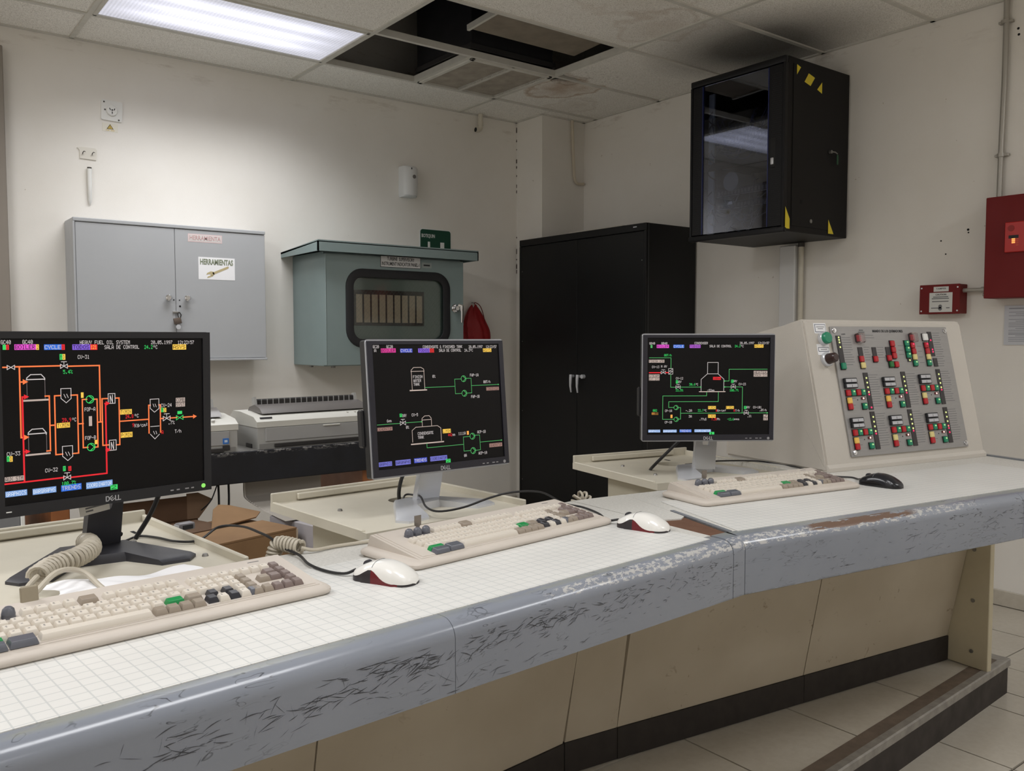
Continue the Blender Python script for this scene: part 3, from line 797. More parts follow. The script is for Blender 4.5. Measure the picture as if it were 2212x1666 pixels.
ob('canopy', g, TEAL, parent=ip)
# door as a frame around the rounded window
WX, WZ, WW, WH, WR = .0115, .340, .660, .400, .075
outer = [(-.477, .006), (.477, .006), (.477, .650), (-.477, .650)]
def frame_plate(mb, outer_rect, hole, y0, y1):
    """rectangular plate with a rounded hole, thickness y0..y1"""
    x0, z0, x1, z1 = outer_rect; hn = len(hole); cx = sum(p[0] for p in hole) / hn; cz = sum(p[1] for p in hole) / hn
    ring = []
    for p in hole:
        dx, dz = p[0] - cx, p[1] - cz
        k = min(((x1 - cx) / dx if dx > 0 else (x0 - cx) / dx) if abs(dx) > 1e-9 else 1e9, ((z1 - cz) / dz if dz > 0 else (z0 - cz) / dz) if abs(dz) > 1e-9 else 1e9)
        ring.append((cx + dx * k, cz + dz * k))
    # make sure the corners exist
    for c in ((x0, z0), (x1, z0), (x1, z1), (x0, z1)):
        i = min(range(hn), key=lambda i: (ring[i][0] - c[0]) ** 2 + (ring[i][1] - c[1]) ** 2); ring[i] = c
    def V(q, y): return [mb.bm.verts.new((p[0], y, p[1])) for p in q]
    of, hf, obk, hb = V(ring, y0), V(hole, y0), V(ring, y1), V(hole, y1)
    for i in range(hn):
        j = (i + 1) % hn
        for q in ((of[i], of[j], hf[j], hf[i]), (obk[j], obk[i], hb[i], hb[j]), (hf[i], hf[j], hb[j], hb[i]), (of[j], of[i], obk[i], obk[j])):
            f = mb.bm.faces.new(q); f.material_index = mb.mi
hole = [(WX + p[0], WZ + p[1]) for p in rrect(WW, WH, WR, 7)]
g = MB(); frame_plate(g, (-.477, .006, .477, .650), hole, -.458, -.430)
dr = ob('door', g, TEAL, parent=ip)
# rubber gasket
g = MB(); pts = [(WX + p[0], -.460, WZ + p[1]) for p in rrect(WW + .02, WH + .02, WR + .01, 8)]; n = len(pts)
prof = [(-.028, .0), (-.026, -.008), (.012, -.012), (.022, -.008), (.024, .0)]
V = []
for i, p in enumerate(pts):
    a, b = Vector(pts[i - 1]), Vector(pts[(i + 1) % n]); t = (b - a).normalized(); nn = Vector((t.z, 0, -t.x))
    V.append([g.bm.verts.new(Vector(p) + nn * q[0] + Vector((0, q[1] + .004, 0))) for q in prof])
for i in range(n):
    for k in range(len(prof) - 1): g.bm.faces.new((V[i][k], V[(i + 1) % n][k], V[(i + 1) % n][k + 1], V[i][k + 1]))
ob('window_gasket', g, RUBBER, parent=dr)
g = MB(); g.prism([(WX + p[0], WZ + p[1]) for p in rrect(WW, WH, WR, 7)], 0, .004, M=Matrix(((1, 0, 0, 0), (0, 0, -1, -.440), (0, 1, 0, 0), (0, 0, 0, 1))))
ob('window_pane', g, glass('wired_glass', (.93, .95, .94), .045, .06), parent=dr)
g = MB()
for k in range(-30, 31):
    for s_ in (1, -1):
        if s_ < 0 and k % 2: continue
        # diagonal wires clipped to the pane
        c0 = k * .026; pts2 = []
        for i in range(2):
            pass
        x0, x1 = WX - WW / 2 + .02, WX + WW / 2 - .02; z0, z1 = WZ - WH / 2 + .02, WZ + WH / 2 - .02
        xa, xb = x0, x1; za, zb = WZ + s_ * 1.1 * (xa - WX) + c0, WZ + s_ * 1.1 * (xb - WX) + c0
        def clip(xa, za, xb, zb):
            m = (zb - za) / (xb - xa)
            for _ in range(2):
                if za < z0: xa += (z0 - za) / m; za = z0
                if za > z1: xa += (z1 - za) / m; za = z1
                if zb < z0: xb += (z0 - zb) / m; zb = z0
                if zb > z1: xb += (z1 - zb) / m; zb = z1
            return xa, za, xb, zb
        if max(za, zb) < z0 or min(za, zb) > z1: continue
        xa, za, xb, zb = clip(xa, za, xb, zb)
        if xb - xa < .03 or xa < x0 - .001 or xb > x1 + .001: continue
        e = .0005
        g.quad((xa, -.4445, za - e), (xb, -.4445, zb - e), (xb, -.4445, zb + e), (xa, -.4445, za + e))
ob('glass_wire', g, mat('glass_wire', (104, 116, 114), .4, metal=.4), parent=dr, kind='stuff')
# instrument face behind the glass
ob('inner_plate', BX(-.33, .36, -.4295, -.4255, .10, .58), mat('inner_grey_green', (122, 138, 134), .5, var=.05), parent=ip)
MX0, MX1, MZ0, MZ1 = -.285, .198, .238, .450
mf = ob('meter_bank', BX(MX0, MX1, -.4345, -.4295, MZ0, MZ1, .001), mat('meter_bank_dark', (40, 34, 30), .5), parent=ip)
for i in range(9):
    x = MX0 + .012 + i * (MX1 - MX0 - .016) / 9
    ob('meter_strip', BX(x, x + .041, -.4365, -.434, MZ0 + .018, MZ1 - .026, .001), mat('meter_face', (206, 188, 166), .5, var=.1, vs=40), parent=mf)
# plates, handle, feet
ob('title_plate', BX(-.118, .156, -.4600, -.458, .592, .655), mat('title_plate_white', (208, 208, 208), .45), parent=dr)
ob('title_border', BX(-.121, .159, -.4590, -.458, .589, .658), INK, parent=dr)
letters('TURBINE  SUPERVISORY', .030, INK, dr, FACE_Y(.019, -.4603, .640), width=.19, name='plate_text')
letters('INSTRUMENT INDICATOR PANEL-1', .030, INK, dr, FACE_Y(.019, -.4603, .610), width=.262, name='plate_text')
ob('small_plate', BX(.168, .238, -.4600, -.458, .597, .630), mat('small_plate_grey', (150, 158, 156), .5), parent=dr)
ob('plate_text', BX(.180, .226, -.4604, -.460, .609, .618), INK, parent=dr)
hd = MB(); hd.cyl((.410, -.458, .352), (0, -1, 0), .027, .014, 20, b=.004); hd.cyl((.410, -.472, .352), (0, -1, 0), .014, .022, 16)
hd.tube([(.414, -.49, .372), (.436, -.498, .366), (.440, -.500, .33), (.440, -.496, .262)], [.013, .014, .011, .007], 10)
ob('handle', hd, CHROME, parent=dr)
ob('hinge_edge', BX(-.4795, -.474, -.46, -.40, .006, .65, .002), TEAL, parent=dr)
for x, y in ((-.36, -.30), (-.42, -.12)): ob('conduit_plug', MB().cyl((x, y, 0), (0, 0, -1), .014, .014, 12), STEEL, parent=ip)

# first aid sign half hidden behind the canopy
fs = thing('first_aid_sign', 'dark green sign reading BOTIQUIN on the wall above the instrument panel', 'sign', (1.026, 0, 1.87), rz=0)
g = MB(); g.prism([(p[0], p[1]) for p in rrect(.256, .30, .022, 5)], 0, .003, M=FACE_Y(0, 0, 0)); ob('sign_border', g, mat('sign_white', (222, 224, 222), .45), parent=fs)
g = MB(); g.prism([(p[0], p[1]) for p in rrect(.244, .288, .018, 5)], .003, .004, M=FACE_Y(0, 0, 0)); ob('sign_face', g, GREENS, parent=fs)
letters('BOTIQUIN', .034, mat('sign_white', (222, 224, 222), .45), fs, FACE_Y(-.060, -.0045, .100), width=.105, name='sign_text')
for x, w in ((-.055, .018), (.053, .032)): ob('sign_symbol', BX(x - w / 2, x + w / 2, -.0046, -.004, -.10, .062), mat('sign_white', (222, 224, 222), .45), parent=fs)

# red cloth bag hanging by its cord
rb = thing('red_bag', 'red drawstring cloth bag hanging beside the grey-green instrument panel', 'bag', (1.325, -.055, 1.20))
def bagf(u, v):
    a = 2 * PI * u; h = v
    r = .02 + .085 * math.sin(min(1, (1 - h) * 1.35) * PI / 2) ** .8
    if h < .12: r *= .55 + .45 * h / .12
    r *= 1 + .09 * math.sin(7 * a + 3 * h) + .05 * math.sin(13 * a + 9 * h)
    return (r * math.cos(a) * 1.0 + .012 * math.sin(5 * h), r * math.sin(a) * .55, h * .30 + .012 * math.sin(3 * a))
g = MB(); g.grid(bagf, 48, 20); ob('bag_cloth', g, mat('red_nylon', (150, 22, 26), .6), parent=rb)
ob('cord', MB().tube(smoothpts([(.0, 0, .295), (.004, .02, .325), (.03, -.01, .30), (.045, -.035, .22), (.05, -.045, .12), (.07, -.04, .03)]), .003, 6), mat('red_cord', (110, 16, 20), .7), parent=rb)
ob('hook', MB().tube([(.0, .052, .325), (0, .03, .325), (0, .02, .318)], .003, 6), STEEL, parent=rb)

# wall bits on the left
so = thing('wall_socket', 'square white faceplate with a round three pin socket high on the wall', 'socket', (-1.030, 0, 2.498))
g = MB(); g.prism(rrect(.106, .106, .008, 3), 0, .008, M=FACE_Y(0, 0, 0) @ Matrix.Rotation(rad(-2), 4, 'Z')); ob('faceplate', g, WHITE, parent=so)
k = MB(); k.cyl((.0, -.008, 0), (0, -1, 0), .028, .010, 28, b=.003); sk = ob('socket_disc', k, WHITE, parent=so)
k = MB()
for x, z, a in ((-.011, .006, -28), (.011, .006, 28), (0, -.012, 0)): k.box(-.002, .002, -.0186, -.018, -.006, .006, M=Matrix.Translation((x, 0, z)) @ Matrix.Rotation(rad(a), 4, 'Y'))
k.cyl((0, -.018, .002), (0, -1, 0), .004, .0008, 10)
ob('pin_slot', k, DARK, parent=so)
k = MB()
for x, z in ((-.038, .043), (.034, -.046), (-.034, .002)): k.cyl((x, -.008, z), (0, -1, 0), .0045, .001, 8)
ob('screw', k, mat('dark_screw', (60, 56, 52), .5), parent=so)
ws = thing('warning_sticker', 'small white sticker with a yellow electric hazard triangle below the socket', 'sticker', (-1.039, 0, 2.409))
ob('sticker_base', BX(-.039, .039, -.0012, 0, -.022, .022), mat('sticker_white', (226, 222, 210), .6), parent=ws)
g = MB(); g.prism([(-.018, -.009), (.018, -.009), (0, .018)], .0012, .0016, M=FACE_Y(0, 0, 0)); ob('triangle', g, mat('dark_olive', (92, 78, 30), .6), parent=ws)
g = MB(); g.prism([(-.0125, -.0062), (.0125, -.0062), (0, .0125)], .0016, .002, M=FACE_Y(0, 0, 0)); ob('triangle_fill', g, mat('amber_print', (206, 178, 90), .6), parent=ws)
g = MB(); g.prism([(-.002, .006), (.002, .003), (0, .001), (.002, -.004), (-.002, 0), (0, .002)], .002, .0023, M=FACE_Y(0, 0, 0)); ob('bolt_mark', g, INK, parent=ws)
for x0, x1 in ((-.022, -.004), (.003, .022)): ob('print_line', BX(x0, x1, -.0015, -.0012, -.0165, -.0135), mat('amber_print', (206, 178, 90), .6), parent=ws)
op = thing('old_wall_plate', 'painted-over broken wall plate with two wire stubs on the left', 'wall plate', (-1.153, 0, 2.257))
g = MB(); g.prism([(-.040, -.030), (.040, -.032), (.044, .020), (.036, .030), (-.030, .030), (-.052, .026), (-.040, .012)], 0, .006, M=FACE_Y(0, 0, 0)); ob('plate', g, mat('overpainted_plate', (218, 214, 204), .6), parent=op)
for x in (-.026, .020):
    ob('wire_stub', MB().tube([(x, -.006, -.006), (x - .002, -.018, -.002), (x + .004, -.024, .006), (x + .010, -.020, .004)], .0022, 6), mat('dark_wire', (66, 62, 58), .5), parent=op)
cs = thing('conduit_stub', 'short capped white conduit stub on the wall below the old plate', 'conduit', (-1.150, -.012, 1.985))
ob('pipe', MB().tube([(.002, .008, 0), (0, 0, .02), (0, -.002, .10), (0, -.002, .19)], [.002, .008, .011, .0115], 12), WHITE, parent=cs)
ob('cap', MB().cyl((0, -.002, .19), (0, 0, 1), .011, .008, 12), mat('dark_cap', (70, 66, 62), .6), parent=cs)

# air freshener
af = thing('air_freshener', 'white plastic air freshener dispenser on the wall above the instrument panel', 'dispenser', (.795, 0, 2.21))
def afs(z, d, w):  # bowed front
    return [(w * math.cos(rad(a)), -d * (.55 + .45 * math.sin(rad(a)))) for a in range(0, 181, 15)]
g = MB(); R0 = []
for z, d, w in ((0, .070, .050), (.01, .085, .054), (.10, .092, .056), (.19, .088, .055), (.200, .078, .052)):
    ring = [(-w, 0), ] + [(-w * math.cos(rad(a)), -d * (.60 + .40 * math.sin(rad(a)))) for a in range(0, 181, 18)] + [(w, 0)]
    R0.append([g.bm.verts.new((p[0], p[1], z)) for p in ring])
for a, b in zip(R0, R0[1:]):
    for i in range(len(a)): g.bm.faces.new((a[i], a[(i + 1) % len(a)], b[(i + 1) % len(b)], b[i]))
g.bm.faces.new(R0[0]); g.bm.faces.new(R0[-1][::-1])
ob('case', g, mat('white_abs', (216, 217, 217), .35), parent=af)
ob('nozzle_hole', MB().cyl((.012, -.083, .130), (0, -1, 0), .013, .009, 18), mat('grey_nozzle', (112, 108, 106), .5), parent=af)
ob('sensor_window', BX(-.010, -.003, -.0915, -.088, .176, .188, .001), INK, parent=af)
ob('seam', BX(.041, .0425, -.068, -.055, .002, .198), GREYD, parent=af)

# white pipe elbow under the ceiling
pe = thing('pipe_elbow', 'white plastic drain pipe elbow poking down at the ceiling edge', 'pipe', (1.365, -.045, 2.72))
pts = [(.012, 0, .125), (.012, 0, .05)] + [(.012 - .026 * (1 - math.cos(rad(a))), 0, .036 - .026 * math.sin(rad(a))) for a in range(0, 91, 15)] + [(-.022, 0, .010)]
ob('pipe', MB().tube(pts, .0165, 14), mat('pvc_white', (206, 200, 186), .4), parent=pe)
g = MB(); g.cyl((.012, 0, .046), (0, 0, 1), .0195, .022, 16, b=.002); g.cyl((-.030, 0, .010), (1, 0, 0), .0195, .018, 16)
ob('socket_collar', g, mat('pvc_white', (206, 200, 186), .4), parent=pe)
ob('pipe_bore', MB().cyl((-.0305, 0, .010), (-1, 0, 0), .0155, .0006, 14), DARK, parent=pe)
# conduit running down the pilaster
pc = thing('wall_conduit', 'thin painted conduit running down the pilaster and hooking to the right', 'conduit', (2.02, -.31, 2.40))
ob('pipe', MB().tube(smoothpts([(-.02, 0, .44), (-.012, 0, .25), (-.002, 0, .08), (.004, 0, .03), (.02, 0, .002), (.05, 0, -.006), (.095, 0, .0)]), .0105, 10), mat('painted_conduit', (206, 196, 178), .5), parent=pc)

# black steel cupboard
sc = thing('steel_cupboard', 'tall black double door steel cupboard in the far right corner', 'cupboard', (1.66, -.749, 0))
CH = 1.975
ob('carcass', BX(.022, .455, -.624, .624, 0, CH, .003), BLKS, parent=sc)
g = MB(); g.box(0, .022, -.624, .624, CH - .045, CH, .003); g.box(0, .022, -.624, -.606, .0, CH - .045, .002); g.box(0, .022, .606, .624, .0, CH - .045, .002); g.box(.004, .022, -.606, .606, 0, .06, .002)
ob('front_frame', g, BLKS, parent=sc)
for s_, y0, y1 in ((1, .003, .604), (-1, -.604, -.001)):
    dr = ob('door', BX(.002, .020, y0, y1, .062, CH - .049, .002), BLKS, parent=sc)
    hy = .030 if s_ > 0 else -.035
    h_ = MB(); h_.tube([(-.001, hy, 1.02), (-.022, hy, 1.02)], .009, 10)
    h_.tube([(-.026, hy, 1.030), (-.030, hy - .002, 1.0), (-.030, hy, .955), (-.022, hy + .002, .912)], [.011, .010, .008, .005], 10)
    if s_ < 0: h_.cyl((-.020, hy - .035, 1.02), (1, 0, 0), .014, .024, 14)
    ob('handle', h_, SILVER2, parent=dr)
    g = MB()
    for z in (.25, .75, 1.25, 1.75): g.cyl((-.0005, s_ * .590, z), (1, 0, 0), .003, .003, 8)
    ob('rivet', g, STEEL, parent=dr)
ob('maker_plate', BX(-.0008, 0, -.545, -.515, CH - .022, CH - .016), SILVER2, parent=sc)
ob('seam_trim', BX(.020, .026, -.626, -.620, 0, CH, .001), mat('edge_black', (40, 40, 42), .4), parent=sc)
bt = thing('white_strip', 'off-white strip of board lying on top of the black cupboard', 'board', (1.78, -.80, CH), data=BX(-.05, .05, -.30, .22, 0, .018, .002), mats=mat('foam_white', (206, 200, 190), .7))

# server rack on the right wall
rk = thing('wall_rack', 'black wall mounted network rack with a glass door and yellow hazard stripes', 'rack', (1.55, -2.118, 1.815))
RH = .868
g = MB()
g.box(.02, .565, -.305, -.299, 0, RH, .002); g.box(.02, .565, .299, .305, 0, RH, .002); g.box(.02, .565, -.299, .299, RH - .01, RH); g.box(.02, .565, -.299, .299, 0, .008)
g.box(.557, .565, -.299, .299, .008, RH - .01)
ob('shell', g, mat('rack_black', (15, 13, 13), .5, spec=.25), parent=rk)
g = MB(); g.box(-.006, .02, -.305, .305, RH - .035, RH, .006, 2); g.box(-.012, .02, -.309, .309, -.008, .022, .006, 2); g.box(-.004, .02, -.305, -.292, .022, RH - .035); g.box(-.004, .02, .292, .305, .022, RH - .035)
ob('front_frame', g, mat('rack_frame', (16, 16, 19), .42, spec=.3), parent=rk)
dr = ob('door', BX(-.003, .010, -.290, -.207, .026, RH - .038, .002), mat('rack_frame', (16, 16, 19), .42, spec=.3), parent=rk)
ob('door_stile', BX(-.003, .010, .222, .290, .026, RH - .038, .002), mat('rack_frame', (16, 16, 19), .42, spec=.3), parent=dr)
g = MB()
for y0, ny in ((.240, 5), (-.280, 6)):
    for i in range(ny):
        for j in range(72):
            if .38 < j / 72 < .55 and y0 < 0: continue
            yy = y0 + i * .0095 + (.0047 if j % 2 else 0); zz = .04 + j * .0105
            g.cyl((-.0034, yy, zz), (-1, 0, 0), .0032, .0002, 6)
ob('vent_hole', g, mat('vent_dark', (11, 11, 12), .6), parent=dr, kind='stuff')
blue = mat('blue_edge_trim', (28, 38, 92), .3)
for y in (-.2055, .2205): ob('glass_trim', BX(-.004, .008, y - .0025, y + .0025, .028, RH - .04), blue, parent=dr)
ob('door_glass', BX(0, .004, -.203, .218, .028, RH - .040), glass('smoked_glass', (.70, .73, .82), .06, .02), parent=dr)
ob('door_lock', BX(-.010, -.003, -.243, -.226, .338, .372, .003, 2), SILVER2, parent=dr)
ob('latch_recess', BX(-.0036, -.003, -.252, -.222, .32, .47), mat('vent_dark', (11, 11, 12), .6), parent=dr)
# side panel with hazard tape, locks and key
g = MB(); g.box(.06, .50, -.308, -.305, .03, RH - .03, .001)
sp = ob('side_panel', g, mat('rack_black', (15, 13, 13), .5, spec=.25), parent=rk)
def FY(x, z): return Matrix(((1, 0, 0, x), (0, 0, -1, -.3084), (0, 1, 0, z), (0, 0, 0, 1)))
for k, pts in enumerate((((.085, .835), (.118, .826), (.085, .785)), ((.150, .760), (.203, .748), (.240, .795), (.186, .808)), ((.262, .740), (.305, .726), (.305, .783)), ((.006, .012), (.043, .012), (.043, .062), (.006, .12)), ((.385, .012), (.435, .012), (.385, .085)), ((.420, .130), (.437, .115), (.437, .138)))):
    if k < 5: g = MB(); g.prism([(p[0], p[1]) for p in pts], 0, .0006, M=FY(0, 0)); ob('hazard_stripe', g, YEL, parent=rk)
k = MB(); k.cyl((.385, -.308, .437), (0, -1, 0), .009, .014, 12); k.tube([(.385, -.320, .437), (.41, -.326, .437), (.430, -.326, .430)], .0035, 6)
ob('side_lock', k, STEEL, parent=sp)
ob('key_tag', BX(.424, .436, -.329, -.325, .375, .425, .001), mat('green_key_tag', (22, 74, 44), .4), parent=sp)
ob('side_lock', MB().cyl((.222, -.308, .063), (0, -1, 0), .010, .006, 14), STEEL, parent=sp)
ob('cable_tie_mount', BX(.130, .150, -.3092, -.308, .145, .166), DARK, parent=sp)
# what shows through the glass
rail = mat('rack_rail', (168, 172, 172), .5)
ob('rack_rail', BX(.040, .050, .176, .214, .03, RH - .08), rail, parent=rk)
ob('rack_rail', BX(.040, .050, -.232, -.21, .03, RH - .08), rail, parent=rk)
sh = ob('tray_shelf', BX(.03, .42, -.235, .235, .405, .409), mat('reflection_silver', (150, 156, 172), .3, metal=.6), parent=rk)  # silver tone imitates the ceiling light's bright reflection at this shelf
ob('shelf_lip', BX(.028, .032, -.235, .235, .370, .409), mat('rack_black', (15, 13, 13), .5, spec=.25), parent=rk)
sw = mat('switch_black', (18, 20, 28), .4)
for z0, z1 in ((.50, .545), (.56, .60), (.225, .268), (.155, .195)):
    u_ = ob('network_switch', BX(.055, .34, -.215, .175, z0, z1, .003), sw, parent=rk)
    g = MB()
    for i in range(16): y = .15 - i * .022; g.box(.0535, .055, y - .007, y + .007, z0 + .010, z1 - .012)
    ob('port', g, mat('port_grey', (96, 98, 100), .5), parent=u_, kind='stuff')
    ob('front_strip', BX(.053, .055, -.20, .165, z0 + .002, z0 + .005), mat('pale_strip', (150, 150, 150), .5), parent=u_)
ob('patch_label', BX(.05, .0535, .045, .09, .180, .196), PAPER, parent=rk)
ob('cable_cover', MB().cyl((.20, .06, .30), (-1, 0, 0), .05, .16, 20), mat('cable_spool', (150, 150, 146), .6), parent=rk)
rr = random.Random(3)
for col_, n, zlo, zhi in (('navy', 22, .46, .66), ('grey', 16, .06, .30)):
    cm = mat('patch_cable_' + col_, (20, 26, 74) if col_ == 'navy' else (70, 74, 80), .5)
    for k in range(n):
        y0, y1 = rr.uniform(-.19, .16), rr.uniform(-.19, .19); z0, z1 = rr.uniform(zlo, zhi), rr.uniform(zlo, zhi)
        ob('patch_cable', MB().tube(smoothpts([(.054, y0, z0), (.030, y0 + .01, z0 - .03), (.026, (y0 + y1) / 2, min(z0, z1) - .05), (.032, y1, z1 - .02), (.054, y1, z1)], 4), .0028, 5), cm, parent=rk)
for k in range(6):
    z = .08 + k * .11 + rr.uniform(-.03, .03)
    ob('patch_cable', MB().tube(smoothpts([(.052, .165, z), (.028, .19, z + .02), (.024, .205, z + .05), (.03, .18, z + .08)], 5), .003, 5), mat('patch_cable_black', (22, 22, 24), .5), parent=rk)

# white trunking and pipe below the rack
tk = thing('cable_trunking', 'flat white plastic cable trunking below the wall rack', 'trunking', (XR, -2.075, .60))
ob('trunk', BX(-.055, 0, -.055, .047, 0, 1.20, .004), mat('trunking_white', (214, 214, 214), .45), parent=tk)
tp = thing('downpipe', 'slim painted pipe running beside the white trunking below the rack', 'pipe', (XR - .03, -2.155, .60))
ob('pipe', MB().tube([(0, 0, 0), (0, 0, 1.195)], .014, 12), CREAMD, parent=tp)
ob('pipe_end', MB().tube([(0, .0, 1.190), (0, .0, 1.213)], .018, 12), mat('dark_cap', (70, 66, 62), .6), parent=tp)

# conduit with clamps on the right wall, fire panel, junction box
cd = thing('clamped_conduit', 'painted vertical conduit with clamps running down to the red fire panel', 'conduit', (XR - .022, -3.214, 1.93))
ob('pipe', MB().tube([(0, .006, -.01), (0, .004, .22), (0, -.002, .55), (0, -.002, .93)], .0125, 12), mat('galvanised', (168, 164, 156), .4, metal=.4), parent=cd)
for z in (.19, .80):
    g = MB(); g.cyl((0, .004, z), (0, 0, 1), .0175, .016, 14); g.box(-.004, .020, -.03, .032, z + .002, z + .014, .002)
    ob('clamp', g, mat('galvanised', (168, 164, 156), .4, metal=.4), parent=cd)
fp = thing('fire_alarm_panel', 'large dark red fire alarm cabinet on the right wall', 'alarm panel', (2.0, -3.197, 1.459))
ob('cabinet', BX(.012, XR - 2.0, -.62, 0, 0, .463, .004), RED, parent=fp)
fd = ob('door', BX(0, .013, -.62, 0, 0, .463, .003), RED, parent=fp)
mod = ob('display_module', BX(-.012, 0, -.30, -.090, .204, .340, .003), mat('bright_red_panel', (178, 26, 20), .35), parent=fd)
ob('module_screen', BX(-.0128, -.012, -.150, -.108, .266, .280), INK, parent=mod)
for k in range(3): ob('status_lamp', BX(-.0134, -.012, -.136, -.122, .244 + k * .008, .2495 + k * .008), glow('amber_status', (255, 170, 90), 1.4), parent=mod)
for k in range(5): ob('print_line', BX(-.0124, -.012, -.150, -.140, .234 + k * .009, .236 + k * .009), mat('orange_print', (222, 110, 50), .5), parent=mod)
ob('round_button', MB().cyl((-.012, -.118, .312), (-1, 0, 0), .014, .002, 18), mat('dull_red', (140, 24, 18), .5), parent=mod)
jb = thing('red_junction_box', 'small red junction box with a white caution label on the right wall', 'junction box', (2.05, -2.9675, 1.394))
ob('box', BX(.006, XR - 2.05, -.097, .097, 0, .142, .002), RED, parent=jb)
cv = ob('cover', BX(0, .006, -.0985, .0985, -.001, .143, .0015), RED, parent=jb)
for y in (-.088, .088):
    for z in (.014, .127): ob('screw', MB().cyl((0, y, z), (-1, 0, 0), .004, .0015, 10), SILVER2, parent=cv)
ob('name_label', BX(-.0010, 0, -.045, .028, .108, .132), mat('label_grey_white', (206, 206, 202), .5), parent=cv)
letters('TAMPER', .011, INKG, cv, FACE_X(-.0013, -.0085, .122), width=.05, name='label_text')
lb = ob('caution_label', BX(-.0010, 0, -.064, .048, .008, .103), mat('label_grey_white', (206, 206, 202), .5), parent=cv)
letters('CAUTION', .012, INK, lb, FACE_X(-.0013, -.008, .093), width=.052, name='label_text')
g = MB()
for z, a, b in ((.082, -.044, .030), (.074, -.048, .036), (.060, -.046, .034), (.028, -.052, -.035), (.028, -.012, .038)): g.box(-.0014, -.001, a, b, z - .0022, z + .0022)
ob('print_line', g, INKG, parent=lb)
g = MB(); g.cyl((-.001, -.006, .036), (-1, 0, 0), .009, .0004, 16); g.cyl((-.001, -.006, .024), (-1, 0, 0), .009, .0004, 16); ob('print_mark', g, INKG, parent=lb)
lk = thing('link_conduit', 'short metal conduit joining the small red box to the fire panel', 'conduit', (2.09, -3.064, 1.505))
ob('pipe', MB().tube([(0, 0, 0), (0, -.14, 0)], .010, 12), mat('galvanised', (168, 164, 156), .4, metal=.4), parent=lk)
g = MB(); g.cyl((0, -.085, 0), (0, -1, 0), .0145, .016, 14); g.cyl((0, -.092, -.024), (0, -1, 0), .008, .010, 12); ob('coupling', g, mat('galvanised', (168, 164, 156), .4, metal=.4), parent=lk)
wp = thing('wall_notice', 'white printed notice sheet taped to the wall under the fire panel', 'notice', (XR - .004, -3.36, 1.335))
ob('sheet', BX(-.001, .0025, -.12, .12, -.092, .092), mat('notice_paper', (196, 198, 204), .75), parent=wp)
g = MB()
for k in range(19):
    z = .078 - k * .0085
    if k in (1, 5): continue
    y0 = .10; y1 = -.10
    g.box(-.0013, -.001, y1, y0 - (.03 if k % 4 == 3 else 0), z - (.0022 if k in (0, 14) else .0012), z + (.0022 if k in (0, 14) else .0012))
ob('print_line', g, mat('notice_ink', (140, 142, 150), .8), parent=wp)
g = MB()
for y, z, r in ((-3.06, 1.80, .006), (-3.062, 1.786, .004), (-2.93, 1.757, .004), (-2.955, 1.69, .004), (-3.26, 2.70, .006), (-3.263, 2.672, .006)): g.cyl((XR, y, z), (-1, 0, 0), r, .0008, 8)
ob('anchor_hole', g, DARK, parent=wall_right)

# ================================================================== PRINTER TABLE AND WHAT STANDS UNDER IT
TBK = m_table()
pt = thing('printer_table', 'long black printer table with chipped front edge against the back wall', 'table', (-.94, -1.07, 0))
ob('table_top', BX(-.72, .72, -.36, .37, .765, .79, .003), mat('worn_grey_top', (122, 120, 116), .6, var=.3, vs=30), parent=pt)
ob('front_apron', BX(-.72, .72, -.372, -.352, .655, .791, .004), TBK, parent=pt)
for x in (-.645, .68): ob('leg_panel', BX(x - .02, x + .045, -.33, .33, 0, .765, .003), WOOD, parent=pt)
gc = thing('grey_cabinet', 'low grey cabinet standing left of the printer table', 'cabinet', (-1.98, -1.12, 0))
ob('body', BX(-.27, .27, -.30, .30, 0, .74, .004), GREYD, parent=gc)
ob('edge_trim', BX(.270, .284, -.305, -.285, 0, .74, .002), WHITE, parent=gc)
PRN = mat('printer_ivory', (204, 203, 196), .45, var=.03); PRG = mat('printer_grey', (168, 168, 166), .45); PRD = mat('printer_dark', (46, 44, 44), .45)
